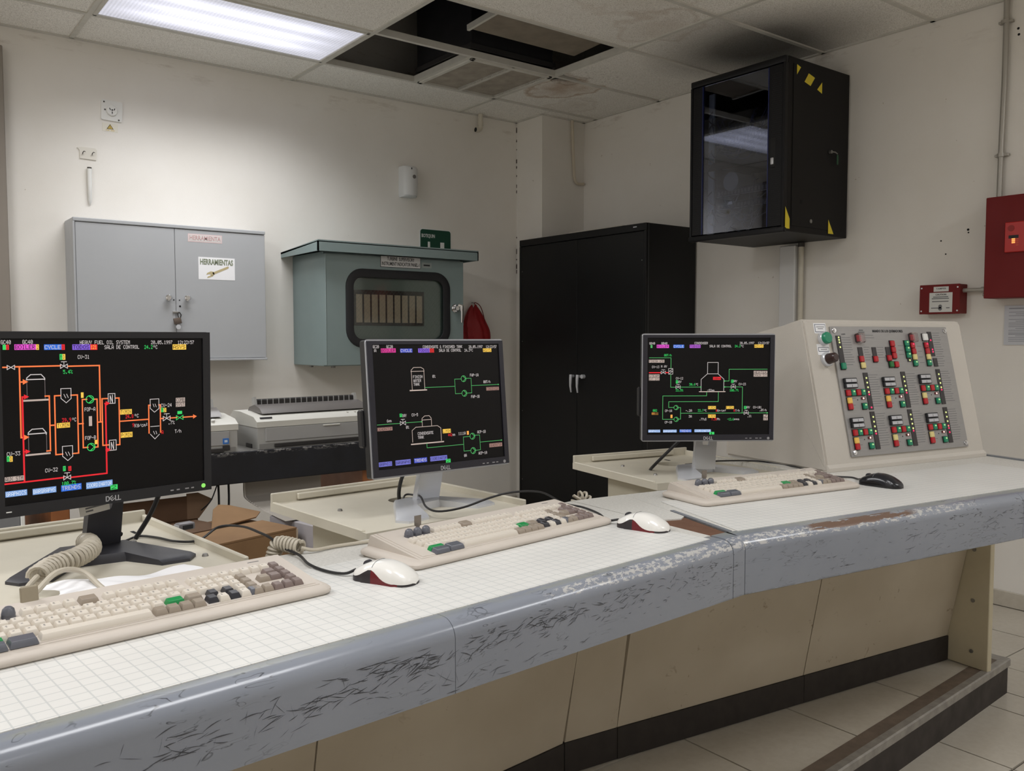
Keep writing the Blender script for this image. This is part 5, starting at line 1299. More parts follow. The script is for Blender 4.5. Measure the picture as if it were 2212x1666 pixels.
GFX={
1:[('T', 'W', -187.6, 145.9, -170.9, 'GC40'),('T', 'W', -152.9, 146.2, -135.2, 'GC40'),('T', 'W', -55.0, 144.8, 39.0, 'HEAVY FUEL OIL SYSTEM'),('T', 'W', 80.1, 144.3, 124.7, '20.05.1997'),('T', 'W', 135.3, 144.1, 171.1, '12:22:57'),('R', 'G', -184.7, 132.5, -179.5, 141.5),('R', 'R', -179.5, 132.5, -174.7, 141.5),('T', 'K', -178.5, 137.0, -175.7, '1'),('R', 'P', -166.0, 132.2, -130.4, 141.9),('T', 'K', -165.0, 137.1, -131.4, 'BOILER'),('R', 'Y', -130.4, 131.9, -125.7, 141.8),('T', 'K', -129.4, 136.9, -126.7, '2'),('R', 'B', -117.2, 131.6, -87.2, 141.6),('T', 'W', -116.2, 136.6, -88.2, 'CYCLE'),('R', 'R', -87.2, 131.4, -81.5, 141.5),('T', 'K', -86.2, 136.4, -82.5, '1'),('R', 'V', -68.3, 131.1, -36.2, 141.3),('T', 'K', -67.3, 136.2, -37.2, 'TODOS'),('R', 'R', -36.2, 130.8, -23.3, 141.2),('T', 'Y', -35.2, 136.0, -24.3, '121'),('T', 'W', -10.3, 135.7, 57.2, 'SALA DE CONTROL'),('T', 'G', 66.5, 135.2, 84.2, '24.2'),('T', 'W', 84.9, 135.1, 93.8, '°C'),('R', 'Y', 124.8, 129.4, 153.5, 140.1),('T', 'K', 125.8, 134.8, 152.5, 'ASYS'),('R', 'G', -91.0, 113.3, -85.9, 123.8),('T', 'K', -90.0, 118.5, -86.9, 'M'),('R', 'Y', -85.9, 113.2, -81.0, 123.7),('T', 'K', -84.9, 118.5, -82.0, 'D'),('T', 'W', -59.3, 117.9, -37.6, 'CV-31'),('L', 'O', 2.6, 0, [-185.0, 101.9, -178.5, 101.9]),('L', 'O', 2.6, 0, [-165.4, 102.4, -90.0, 102.4]),('L', 'O', 2.6, 0, [-76.7, 101.2, -20.1, 101.2, -20.1, -6.0]),('L', 'O', 2.6, 1, [-158.8, 101.2, -158.8, -24.0, -149.3, -24.0]),('L', 'O', 2.6, 1, [-158.1, 75.2, -148.9, 75.2]),('L', 'W', 1.5, 0, [-147.2, 78.9, -147.2, 82.1, -140.8, 87.7, -123.3, 87.7, -117.5, 81.0, -117.5, 77.8]),('L', 'W', 1.8, 0, [-147.8, 79.0, -117.2, 79.0]),('L', 'D', 1, 0, [-147.3, 77.9, -147.3, 45.5]),('L', 'D', 1, 0, [-117.2, 76.8, -117.2, 42.8]),('L', 'W', 1.5, 0, [-146.8, -19.0, -146.8, -15.8, -140.4, -10.4, -122.8, -10.4, -116.9, -18.3, -116.9, -21.5]),('L', 'W', 1.8, 0, [-147.4, -18.9, -116.6, -18.9]),('L', 'D', 1, 0, [-146.8, -20.0, -146.8, -52.7]),('L', 'D', 1, 0, [-116.6, -22.6, -116.6, -56.9]),('L', 'T', 3.2, 0, [-152.5, 41.5, -112.8, 41.5]),('L', 'T', 3.2, 0, [-151.0, -56.4, -111.6, -56.4]),('L', 'R', 2.8, 0, [-155.2, 48.4, -155.2, -103.5]),('L', 'R', 2.4, 1, [-155.2, 48.4, -148.0, 48.4]),('L', 'R', 2.4, 1, [-153.3, -49.8, -147.9, -49.8]),('L', 'R', 2.8, 0, [-187.3, -104.2, -88.3, -104.2]),('L', 'R', 2.8, 0, [-74.8, -105.4, -10.0, -105.4, -10.0, 28.1]),('L', 'R', 2.4, 1, [-11.2, 28.6, -5.3, 28.6]),('L', 'R', 2.4, 1, [-10.7, -60.6, -5.2, -60.6]),('L', 'O', 2.4, 0, [-117.2, 48.1, -110.3, 48.1, -110.3, -52.0, -116.5, -52.0]),('L', 'O', 2.4, 0, [-109.5, -5.8, -101.4, -5.8]),('L', 'O', 2.4, 0, [-91.1, 47.8, -101.2, 47.8, -101.2, -60.4, -89.4, -60.4]),('L', 'O', 2.4, 0, [-72.7, 47.5, -61.2, 47.5, -61.2, -61.3, -71.8, -61.3]),('L', 'O', 2.4, 0, [-60.6, -6.7, -51.8, -6.7]),('L', 'O', 2.4, 0, [-44.5, 38.4, -52.6, 38.4, -52.6, -52.2, -44.2, -52.2]),('L', 'O', 2.4, 0, [-32.8, 37.8, -25.7, 37.8, -25.7, -53.2, -31.7, -53.2]),('L', 'O', 2.4, 0, [-24.3, -6.1, -16.3, -6.1]),('L', 'O', 2.4, 0, [-5.6, 37.9, -16.5, 37.9, -16.5, -51.2, -5.1, -51.2]),('L', 'O', 2.4, 0, [8.9, 37.8, 15.6, 37.8, 15.6, -52.6, 8.8, -52.6]),('L', 'O', 2.4, 0, [16.3, -7.5, 73.6, -7.5]),('L', 'O', 2.4, 0, [76.9, 20.2, 73.6, 20.2, 73.6, -35.1]),('L', 'O', 2.4, 0, [94.3, 19.7, 97.2, 19.7, 97.2, -35.3]),('L', 'O', 2.4, 0, [96.8, -8.0, 103.6, -8.0]),('L', 'O', 2.4, 0, [117.0, -8.2, 131.9, -8.2]),('L', 'O', 2.4, 1, [144.4, -8.5, 171.1, -8.5]),('L', 'W', 1.2, 0, [-90.4, 60.3, -72.4, 60.3, -72.4, 41.5, -81.2, 33.9, -90.2, 42.4, -90.2, 60.3]),('L', 'W', 1, 0, [-85.0, 49.7, -82.0, 43.0]),('L', 'W', 1, 0, [-80.2, 49.9, -77.3, 43.2]),('L', 'W', 1.2, 0, [-89.9, -46.3, -71.8, -46.3, -71.8, -66.2, -80.6, -73.4, -89.7, -64.4, -89.7, -46.3]),('L', 'W', 1, 0, [-84.4, -57.3, -81.4, -64.2]),('L', 'W', 1, 0, [-79.6, -57.4, -76.7, -64.2]),('L', 'W', 1.2, 0, [76.6, 31.9, 94.5, 31.9, 94.5, 12.6, 85.2, 5.7, 76.8, 13.7, 76.8, 31.9]),('L', 'W', 1.2, 0, [76.9, -22.5, 94.4, -22.5]),('L', 'W', 1.2, 0, [76.2, -37.6, 85.3, -47.8, 94.6, -39.1]),('L', 'W', 1, 0, [82.4, 22.2, 84.7, 16.3]),('L', 'W', 1, 0, [86.7, 22.0, 89.0, 16.0]),('L', 'W', 1, 0, [82.7, -32.3, 85.0, -38.3]),('L', 'W', 1, 0, [87.5, -32.2, 89.3, -38.2]),('C', 'G', -38.8, 37.9, 7.1),('C', 'G', -38.2, -52.4, 7.1),('L', 'W', 1.3, 0, [-5.0, 46.8, 7.9, 46.8, 7.9, 28.1, -4.9, 28.1, -4.9, 46.8]),('L', 'W', 1.3, 0, [-1.3, 29.8, -1.3, 43.2, 3.1, 29.5, 3.1, 44.1]),('L', 'W', 1.3, 0, [-4.4, -42.7, 8.5, -42.7, 8.5, -62.1, -4.3, -62.1, -4.3, -42.7]),('L', 'W', 1.3, 0, [-0.8, -60.0, -0.8, -46.6, 3.7, -60.5, 3.7, -45.9]),('T', 'W', -49.1, 19.4, -28.8, 'FOP-A'),('T', 'W', -49.2, -34.5, -28.8, 'FOP-B'),('R', 'Y', -54.9, 41.5, -50.1, 51.8),('R', 'Y', -31.6, -47.6, -26.8, -39.4),('R', 'T', -41.5, -12.3, -35.7, 6.2),('R', 'Y', 17.3, 5.3, 40.1, 14.9),('T', 'K', 18.3, 10.1, 39.1, 'T<MIN'),('R', 'Y', -98.4, -11.9, -75.5, -2.6),('T', 'K', -97.4, -7.2, -76.5, 'T<MIN'),('R', 'Y', 17.6, -39.8, 40.4, -29.7),('T', 'K', 18.6, -34.8, 39.4, 'P<MIN'),('T', 'R', -89.6, 2.2, -72.6, '39.9'),('T', 'W', -71.3, 1.9, -63.8, '°C'),('T', 'R', 27.3, 0.8, 43.3, '24.8'),('T', 'W', 45.2, 1.1, 53.8, '°C'),('T', 'R', 40.3, -16.8, 44.4, '9'),('T', 'W', 44.9, -18.0, 71.5, 'Kg/cm²'),('T', 'W', 98.4, 18.2, 121.6, 'CV-24'),('R', 'G', 98.3, 4.7, 103.9, 13.4),('T', 'K', 99.3, 9.1, 102.9, 'M'),('R', 'Y', 103.9, 4.3, 109.5, 13.0),('T', 'K', 104.9, 8.7, 108.5, 'D'),('R', 'T', 129.9, 23.0, 149.4, 31.8),('T', 'K', 130.9, 27.4, 148.4, 'COMB'),('R', 'T', 129.8, 13.4, 149.3, 22.0),('T', 'K', 130.8, 17.7, 148.3, 'SYST'),('V', 'W', 110.2, -8.5, 7.3),('L', 'W', 1, 0, [110.2, -8.5, 110.2, 0.5]),('L', 'W', 1.2, 0, [105.0, 0.9, 115.7, 0.9]),('V', 'W', -83.8, 101.4, 6.1),('L', 'W', 1, 0, [-83.8, 101.4, -83.8, 109.5]),('L', 'W', 1.2, 0, [-88.2, 109.6, -79.2, 109.6]),('V', 'W', -82.5, -104.9, 6.2),('L', 'W', 1, 0, [-82.5, -104.9, -82.5, -96.6]),('L', 'W', 1.2, 0, [-86.9, -96.1, -77.8, -96.1]),('V', 'W', -172.5, 101.5, 6.0),('V', 'G', 137.6, -8.7, 7.1),('R', 'G', 132.8, -1.6, 142.8, 4.7),('T', 'W', 113.2, -17.5, 126.8, '.7%'),('T', 'W', 126.5, -36.0, 141.0, 'T/h'),('T', 'R', 99.0, -35.6, 103.2, 'A'),('T', 'W', -182.8, -51.5, -160.5, 'CV-33'),('R', 'G', -183.0, -64.7, -178.4, -55.0),('T', 'K', -182.0, -59.9, -179.4, 'M'),('R', 'Y', -178.4, -65.3, -173.5, -55.5),('T', 'K', -177.4, -60.4, -174.5, 'D'),('T', 'W', -120.3, -87.6, -98.2, 'CV-32'),('R', 'G', -89.5, -92.3, -84.8, -83.0),('T', 'K', -88.5, -87.7, -85.8, 'M'),('R', 'R', -80.1, -93.0, -74.9, -84.1),('T', 'K', -79.1, -88.5, -75.9, 'A'),('T', 'G', -92.6, -115.7, -66.7, '100.7%'),('T', 'G', -85.7, 91.0, -68.6, '5.4%'),('R', 'T', -187.1, -100.3, -155.8, -91.9),('T', 'K', -186.1, -96.1, -156.8, 'AUX STM'),('R', 'LB', -186.8, -128.0, -151.3, -117.5),('T', 'U', -185.8, -122.8, -152.3, 'GRAPHICS'),('R', 'LB', -142.2, -129.5, -102.0, -118.4),('T', 'U', -141.2, -124.0, -103.0, 'BARGRAPHS'),('R', 'B', -93.4, -130.0, -57.4, -118.3),('T', 'W', -92.4, -124.2, -58.4, 'TRENDS'),('R', 'LB', -48.8, -131.2, 0.2, -118.8),('T', 'U', -47.8, -125.0, -0.8, 'COORDINATOR'),('R', 'G', -3.9, -138.7, 9.7, -129.1),('T', 'K', -2.9, -133.9, 8.7, '2')],
2:[('T', 'W', -185.7, 147.4, -168.6, 'GC20'),('T', 'W', -149.0, 147.2, -130.6, 'GC20'),('T', 'W', -46.1, 146.1, 73.5, 'CONDENSATE & FINISHED TANK'),('T', 'W', 92.7, 145.3, 137.8, '20.05.1997'),('T', 'W', 147.9, 144.9, 183.7, '12:22:57'),('R', 'P2', -164.1, 133.1, -123.5, 143.2),('T', 'K', -163.1, 138.1, -124.5, 'BOILER'),('R', 'B2', -111.1, 132.6, -76.5, 142.3),('T', 'W', -110.1, 137.4, -77.5, 'CYCLE'),('R', 'V', -59.9, 132.0, -26.5, 142.4),('T', 'K', -58.9, 137.2, -27.5, 'TODOS'),('R', 'R2', -26.5, 131.7, -13.4, 142.2),('T', 'W', 0.9, 136.9, 69.4, 'SALA DE CONTROL'),('T', 'W', 78.8, 136.4, 106.2, '24.3°C'),('R', 'Y', 138.3, 131.5, 165.4, 140.7),('T', 'K', 139.3, 136.1, 164.4, 'ASYS'),('T', 'W', -182.7, 138.3, -176.1, 'A'),('L', 'T', 1.4, 0, [-84.0, 85.9, -82.8, 90.0, -76.0, 96.0, -55.2, 96.0, -47.4, 91.8, -46.1, 86.3]),('L', 'T', 1.4, 0, [-83.9, 86.5, -46.1, 86.5]),('L', 'T', 1.4, 0, [-83.0, 85.9, -83.0, 42.2]),('L', 'T', 1.4, 0, [-46.8, 86.4, -46.8, 41.3]),('L', 'T', 3, 0, [-89.1, 40.2, -41.8, 40.2]),('T', 'W', -79.1, 73.2, -51.2, 'FINISH'),('T', 'W', -78.7, 63.8, -55.7, 'WATER'),('T', 'W', -78.7, 54.9, -60.5, 'TANK'),('T', 'W', -22.6, 72.7, -13.7, '0%'),('L', 'G2', 1.6, 0, [-46.2, 45.9, 42.6, 45.9]),('L', 'G2', 1.6, 0, [64.4, 63.8, 43.8, 63.8, 43.8, 27.1, 63.6, 27.1]),('L', 'G2', 1.6, 0, [78.4, 64.8, 94.8, 64.8, 94.8, 27.3, 78.2, 27.3]),('L', 'G2', 1.6, 1, [95.6, 45.8, 182.9, 45.8]),('C', 'G2', 71.4, 64.2, 7.6),('C', 'G2', 71.6, 27.1, 7.6),('T', 'W', 91.9, 72.6, 119.4, 'FWP-1A'),('T', 'W', 91.9, 17.5, 119.1, 'FWP-1B'),('T', 'W', 133.6, 54.1, 156.7, '00T/h'),('R', 'T2', 142.0, 31.2, 183.2, 39.9),('T', 'K', 143.0, 35.5, 182.2, 'CONDENSER'),('T', 'W', -158.6, -29.3, -145.5, '6mm'),('L', 'G2', 1.6, 0, [-185.3, -37.2, -122.3, -37.2]),('V', 'W', -114.5, -37.2, 7.4),('L', 'G2', 1.6, 1, [-106.7, -36.9, -60.7, -36.9]),('R', 'G', -122.6, -22.2, -115.8, -14.2),('T', 'K', -121.6, -18.2, -116.8, 'M'),('T', 'W', -114.9, -19.3, -103.4, 'DAY'),('T', 'W', -88.9, -19.1, -70.2, 'CV-5'),('T', 'W', -106.8, -47.9, -98.0, '0%'),('R', 'T2', -185.2, -52.2, -144.6, -43.8),('T', 'K', -184.2, -48.0, -145.6, 'DEAERATOR'),('L', 'W', 1, 0, [-114.5, -37.2, -114.5, -28.9]),('L', 'W', 1.2, 0, [-119.2, -28.1, -109.3, -28.1]),('L', 'T', 1.4, 0, [-60.4, -33.0, -59.5, -28.9, -51.8, -23.4, -38.8, -23.4, -33.3, -29.1, -33.3, -33.3]),('L', 'T', 1.4, 0, [-60.4, -33.0, -32.9, -33.0]),('L', 'T', 1.4, 0, [-59.8, -33.0, -59.8, -48.5]),('L', 'T', 1.4, 0, [-32.9, -33.3, -32.9, -49.7]),('L', 'T', 1.4, 0, [-90.0, -85.0, -90.0, -56.8, -79.1, -49.4, -15.9, -49.4, -6.4, -55.6, -6.4, -86.8]),('L', 'T', 3, 0, [-93.8, -90.1, -0.3, -90.1]),('T', 'W', -74.6, -65.4, -28.6, 'CONDENSATE'),('T', 'W', -75.0, -74.7, -56.8, 'TANK'),('L', 'G2', 1.6, 0, [-49.7, -90.8, -49.7, -101.8, 60.0, -101.8]),('L', 'G2', 1.6, 0, [82.1, -83.2, 60.5, -83.2, 60.5, -119.1, 81.9, -119.1]),('L', 'G2', 1.6, 0, [94.5, -81.6, 112.1, -81.6, 112.1, -119.7, 95.4, -119.7]),('L', 'G2', 1.6, 1, [113.7, -100.1, 182.7, -100.1]),('C', 'G2', 89.1, -83.2, 7.7),('C', 'G2', 89.0, -120.0, 7.7),('R', 'Y', -0.9, -69.7, 23.1, -59.5),('T', 'K', 0.1, -64.6, 22.1, 'L<MIN'),('T', 'R', 14.1, -74.8, 26.9, '442'),('T', 'W', 27.6, -74.8, 36.0, 'mm'),('T', 'W', 45.7, -73.8, 68.7, '1111A'),('R', 'Y2', 72.3, -78.5, 78.5, -68.9),('T', 'W', 105.0, -73.8, 132.3, 'ACP-1B'),('T', 'W', 105.4, -128.2, 132.8, 'ACP-1A'),('T', 'W', 59.7, -130.1, 68.3, '0A'),('R', 'T2', 141.4, -115.9, 183.3, -106.4),('T', 'K', 142.4, -111.2, 182.3, 'DEAERATOR'),('R', 'LB2', -186.5, -136.2, -150.8, -125.5),('T', 'K', -185.5, -130.8, -151.8, 'GRAPHICS'),('R', 'LB2', -141.1, -136.8, -98.8, -124.9),('T', 'K', -140.1, -130.9, -99.8, 'BARGRAPHS'),('R', 'B2', -89.0, -136.0, -51.8, -124.5),('T', 'W', -88.0, -130.2, -52.8, 'TRENDS'),('R', 'LB2', -42.4, -135.9, 7.8, -124.2),('T', 'K', -41.4, -130.1, 6.8, 'COORDINATOR'),('R', 'G', 3.7, -143.4, 17.4, -134.3),('T', 'K', 4.7, -138.9, 16.4, '2')],
3:[('T', 'W', -182.9, 135.3, -164.9, 'GB40'),('T', 'W', -146.2, 135.3, -127.4, 'GB40'),('T', 'W', -44.7, 135.9, -3.0, 'CONDENSER'),('T', 'W', 94.5, 136.1, 139.7, '20.05.1997'),('T', 'W', 150.3, 136.1, 186.0, '12:22:57'),('R', 'G2', -179.1, 121.2, -173.3, 130.6),('R', 'P', -160.4, 121.1, -122.9, 131.2),('T', 'K', -159.4, 126.1, -123.9, 'BOILER'),('R', 'B', -109.3, 121.1, -76.3, 131.2),('T', 'W', -108.3, 126.1, -77.3, 'CYCLE'),('R', 'V2', -59.2, 121.0, -26.1, 131.2),('T', 'K', -58.2, 126.1, -27.1, 'TODOS'),('T', 'W', 1.5, 126.7, 70.0, 'SALA DE CONTROL'),('T', 'G', 79.2, 126.7, 97.3, '24.2'),('T', 'W', 98.0, 126.6, 107.3, '°C'),('R', 'Y', 139.9, 121.8, 167.7, 131.7),('T', 'K', 140.9, 126.8, 166.7, 'ASYS'),('T', 'G', -137.3, 99.2, -114.1, '00T/h'),('L', 'G2', 2, 0, [-182.5, 91.5, -116.1, 91.5, -116.1, 58.6]),('R', 'T', -183.8, 76.6, -136.5, 85.7),('T', 'K', -182.8, 81.2, -137.5, 'FINISH WTR'),('T', 'W', -174.4, 63.7, -151.3, 'CV-13'),('T', 'W', -146.5, 65.0, -127.8, 'M AY'),('L', 'R', 3, 0, [-182.1, 46.2, -147.0, 46.2]),('V', 'W', -139.5, 46.4, 6.8),('L', 'R', 3, 0, [-131.7, 46.4, -123.2, 46.4]),('L', 'W', 1.2, 0, [-123.3, 58.6, -110.3, 58.6, -110.3, 41.6, -123.1, 41.6, -123.1, 58.6]),('L', 'W', 1.2, 0, [-111.3, 56.8, -121.5, 50.1]),('L', 'W', 1.2, 0, [-121.5, 50.1, -111.3, 50.1]),('L', 'W', 1.2, 0, [-111.3, 50.1, -121.4, 42.6]),('R', 'T', -183.4, 32.2, -151.0, 41.1),('T', 'K', -182.4, 36.7, -152.0, 'STEAM'),('R', 'T', -183.3, 22.4, -150.9, 31.2),('T', 'K', -182.3, 26.8, -151.9, 'EXT SYS'),('L', 'G2', 2, 0, [-116.3, 40.9, -116.3, 1.6, -100.5, 1.6]),('V', 'W', -93.7, 1.9, 6.8),('L', 'G2', 2, 1, [-85.8, 1.9, -22.6, 1.9]),('T', 'W', -100.8, 28.7, -77.9, 'CV-12'),('R', 'G', -100.7, 13.4, -93.9, 22.9),('T', 'K', -99.7, 18.1, -94.9, 'M'),('T', 'W', -93.2, 18.1, -82.9, 'AY'),('T', 'G', -101.1, -7.7, -77.5, '33.5%'),('T', 'G', -59.6, 10.2, -39.8, '30.6'),('T', 'W', -39.1, 10.2, -31.6, '°C'),('L', 'W', 1.4, 0, [-3.5, 42.4, -3.5, 77.0, 29.2, 77.0, 29.2, 42.3, -3.5, 42.3]),('L', 'W', 1.4, 0, [-3.5, 42.4, -22.8, 25.5, -22.8, -11.2]),('L', 'W', 1.4, 0, [29.0, 42.3, 47.0, 26.0, 47.0, -11.4]),('L', 'T', 2.6, 0, [-27.9, -12.2, 51.3, -12.2]),('R', 'R', 13.7, 23.7, 37.7, 32.8),('T', 'K', 14.7, 28.2, 36.7, '100mm'),('T', 'W', -3.6, -7.9, 18.7, '-92mm'),('L', 'G2', 2, 1, [180.8, 56.3, 63.1, 56.3, 63.1, 20.2, 48.1, 20.2]),('R', 'T', 138.7, 42.7, 181.0, 51.2),('T', 'K', 139.7, 47.0, 180.0, 'HEATER'),('R', 'T', 138.8, 33.2, 181.1, 41.7),('T', 'K', 139.8, 37.5, 180.1, 'DRAIN SYS'),('R', 'G', 69.4, 15.0, 77.3, 24.2),('T', 'K', 70.4, 19.6, 76.3, 'M'),('T', 'W', 78.0, 19.8, 88.3, 'AY'),('T', 'W', 92.9, 10.6, 115.9, 'CV-23'),('V', 'W', 76.5, 2.1, 6.9),('L', 'G2', 2, 1, [69.0, 2.1, 48.4, 2.1]),('L', 'G2', 2, 0, [84.4, 2.1, 105.0, 2.1, 105.0, -78.1]),('T', 'G', 65.0, -8.1, 93.1, '100.7%'),('L', 'G2', 2, 0, [-5.6, -13.7, -5.6, -24.9, -140.2, -24.9, -140.2, -96.6, -104.6, -96.6]),('L', 'G2', 2, 0, [30.7, -13.8, 30.7, -42.7, -121.9, -42.7, -121.9, -60.2, -105.0, -60.2]),('C', 'G2', -99.2, -60.6, 6.8),('C', 'G2', -98.5, -96.7, 6.9),('L', 'G2', 2, 0, [-92.4, -60.7, -85.2, -60.7, -85.2, -96.1, -92.0, -96.1]),('L', 'G2', 2, 0, [-85.0, -78.1, 109.7, -78.1]),('V', 'W', 117.6, -78.2, 6.9),('L', 'G2', 2, 1, [125.8, -77.9, 183.7, -77.9]),('T', 'W', -133.3, -70.5, -111.1, 'CP-1A'),('T', 'W', -133.6, -105.5, -110.7, 'CP-1B'),('R', 'Y2', -116.0, -92.6, -109.9, -82.4),('T', 'G', -170.5, -69.2, -156.9, '002'),('T', 'Y2', -173.9, -78.8, -152.7, '00111'),('T', 'W', -69.7, -70.0, -49.5, '-.2A'),('T', 'W', -60.2, -87.7, -49.9, '3A'),('T', 'G', -32.3, -69.8, -13.5, '33.7'),('T', 'W', -12.4, -69.8, -4.9, '°C'),('R', 'Y', -0.5, -65.8, 23.5, -56.3),('T', 'K', 0.5, -61.0, 22.5, 'P<MIN'),('R', 'Y', 55.1, -65.3, 79.1, -56.5),('T', 'K', 56.1, -60.9, 78.1, 'F<MIN'),('R', 'Y', -0.2, -92.4, 23.1, -82.2),('T', 'K', 0.8, -87.3, 22.1, 'D<MIN'),('T', 'W', 27.7, -70.0, 55.2, 'Kp/cm²'),('T', 'R', 23.6, -70.0, 27.7, '0'),('T', 'R', 78.6, -70.2, 83.0, '0'),('T', 'W', 83.7, -70.2, 97.5, 'T/h'),('T', 'W', -26.9, -96.5, -4.6, '.77uS'),('T', 'R', 10.2, -96.5, 26.7, '7.30'),('T', 'W', 27.4, -96.6, 37.0, 'Ph'),('T', 'G', 59.3, -96.8, 79.6, '-12.6'),('T', 'W', 80.3, -96.8, 96.8, 'ppm'),('R', 'G', 110.4, -65.5, 118.0, -56.6),('T', 'K', 111.4, -61.0, 117.0, 'M'),('T', 'W', 118.7, -60.4, 129.4, 'AY'),('T', 'W', 138.7, -60.5, 165.5, 'CV-101'),('T', 'W', 158.8, -69.2, 180.8, '.0T/h'),('T', 'W', 121.2, -87.5, 133.9, '.1%'),('R', 'T', 170.8, -91.0, 184.6, -82.8),('T', 'K', 171.8, -86.9, 183.6, 'LP'),('R', 'T', 170.9, -100.6, 184.7, -92.4),('T', 'K', 171.9, -96.5, 183.7, 'HTR'),('L', 'W', 1, 0, [-139.5, 46.4, -139.5, 54.9]),('L', 'W', 1.2, 0, [-144.7, 54.9, -134.5, 54.9]),('L', 'W', 1, 0, [-93.7, 1.9, -93.7, 10.4]),('L', 'W', 1.2, 0, [-98.9, 10.4, -88.7, 10.4]),('L', 'W', 1, 0, [76.5, 2.1, 76.5, 10.6]),('L', 'W', 1.2, 0, [71.2, 10.6, 81.5, 10.6]),('L', 'W', 1, 0, [117.6, -78.2, 117.6, -69.6]),('L', 'W', 1.2, 0, [112.3, -69.6, 122.6, -69.6]),('R', 'LB', -184.0, -136.7, -147.1, -128.2),('T', 'U', -183.0, -132.4, -148.1, 'GRAPHICS'),('R', 'LB', -138.5, -136.9, -96.4, -128.4),('T', 'U', -137.5, -132.7, -97.4, 'BARGRAPHS'),('R', 'B', -87.8, -136.5, -51.1, -127.9),('T', 'W', -86.8, -132.2, -52.1, 'TRENDS'),('R', 'LB', -41.9, -136.4, 8.9, -127.8),('T', 'U', -40.9, -132.1, 7.9, 'COORDINATOR'),('R', 'G', 4.6, -146.1, 19.4, -135.8),('T', 'K', 5.6, -140.9, 18.4, '1')],
}
m1 = monitor(1, 'black monitor showing a heavy fuel oil diagram, leftmost on the desk', -1.803, -3.291, 1.126, rad(10.8), -.017, False, -.041, -.051, rad(-15.8), .014)
m2 = monitor(2, 'middle silver-rimmed monitor showing condensate and finish water tanks', -1.032, -3.259, 1.111, rad(1.4), .09, True, .000, -.034, rad(10.6), .014)
m3 = monitor(3, 'right silver-rimmed monitor showing the condenser diagram, beside the sloped console', -.118, -3.341, 1.126, rad(-35.3), -.001, True, .055, .045, rad(29), .012)
def cable(parent, pts, r=.0028, m=None, name='cable', k=6):
    return ob(name, MB().tube(smoothpts(wpts(parent, pts), k), r, 8), m or BLACK, parent=parent)
# leads behind the screens
cable(m1, [(-1.775, -3.225, .99), (-1.79, -3.20, .93), (-1.785, -3.19, .888), (-1.765, -3.18, .875)], .005, name='video_lead')
cable(m1, [(-1.685, -3.215, .99), (-1.705, -3.19, .92), (-1.735, -3.17, .86)], .005, name='video_lead')
ob('cable_tag', BX(-.034, .024, -.0008, .0008, -.016, .018, M=Matrix.Translation(wpts(m1, [(-1.822, -3.238, .953)])[0]) @ Matrix.Rotation(rad(-7), 4, 'Y')), mat('tag_paper', (226, 224, 218), .7), parent=m1)
g = MB()
for z, a, b in ((.011, -.022, -.004), (.003, -.022, .019), (-.003, -.022, .018), (-.009, -.022, -.008)): g.box(a, b, -.0012, -.0008, z - .0015, z + .0015, M=Matrix.Translation(wpts(m1, [(-1.822, -3.238, .953)])[0]) @ Matrix.Rotation(rad(-7), 4, 'Y'))
ob('tag_print', g, INKG, parent=m1)
cable(m2, [(-1.075, -3.19, .965), (-1.085, -3.16, .93), (-1.075, -3.12, .88), (-1.060, -3.10, .835)], .005, name='video_lead')
cable(m2, [(-.98, -3.19, .97), (-.95, -3.16, .94), (-.985, -3.12, .90)], .004, mat('grey_lead', (150, 150, 148), .5), name='video_lead')
cable(m3, [(-.115, -3.245, .97), (-.135, -3.20, .92), (-.145, -3.14, .862), (-.10, -3.08, .835)], .005, name='video_lead')

# ================================================================== KEYBOARDS
key_cache = {}
def key_mesh(w, d, m, h=.0085):
    k = (round(w, 4), round(d, 4), m.name)
    if k not in key_cache:
        g = MB(); R = []
        for f, z in ((1.0, 0), (.97, .0022), (.74, h - .0006), (.68, h)):
            a, b = w / 2 - .0085 * (1 - f) , d / 2 - .0085 * (1 - f); sh = .0012 * (1 - f) * 3
            R.append([g.bm.verts.new((x * a, y * b + sh, z)) for x, y in ((-1, -1), (1, -1), (1, 1), (-1, 1))])
        for A_, B_ in zip(R, R[1:]):
            for i in range(4): g.bm.faces.new((A_[i], A_[(i + 1) % 4], B_[(i + 1) % 4], B_[i]))
        g.bm.faces.new(R[-1]); g.bm.faces.new(R[0][::-1])
        key_cache[k] = g.mesh(m, 30)
    return key_cache[k]
g = MB(); g.cyl((0, 0, 0), (0, 0, 1), .0095, .006, 20, r2=.0088); g.cyl((0, 0, .006), (0, 0, 1), .0092, .010, 20, r2=.0075, b=.003); KNOB = g.mesh(KEYG)
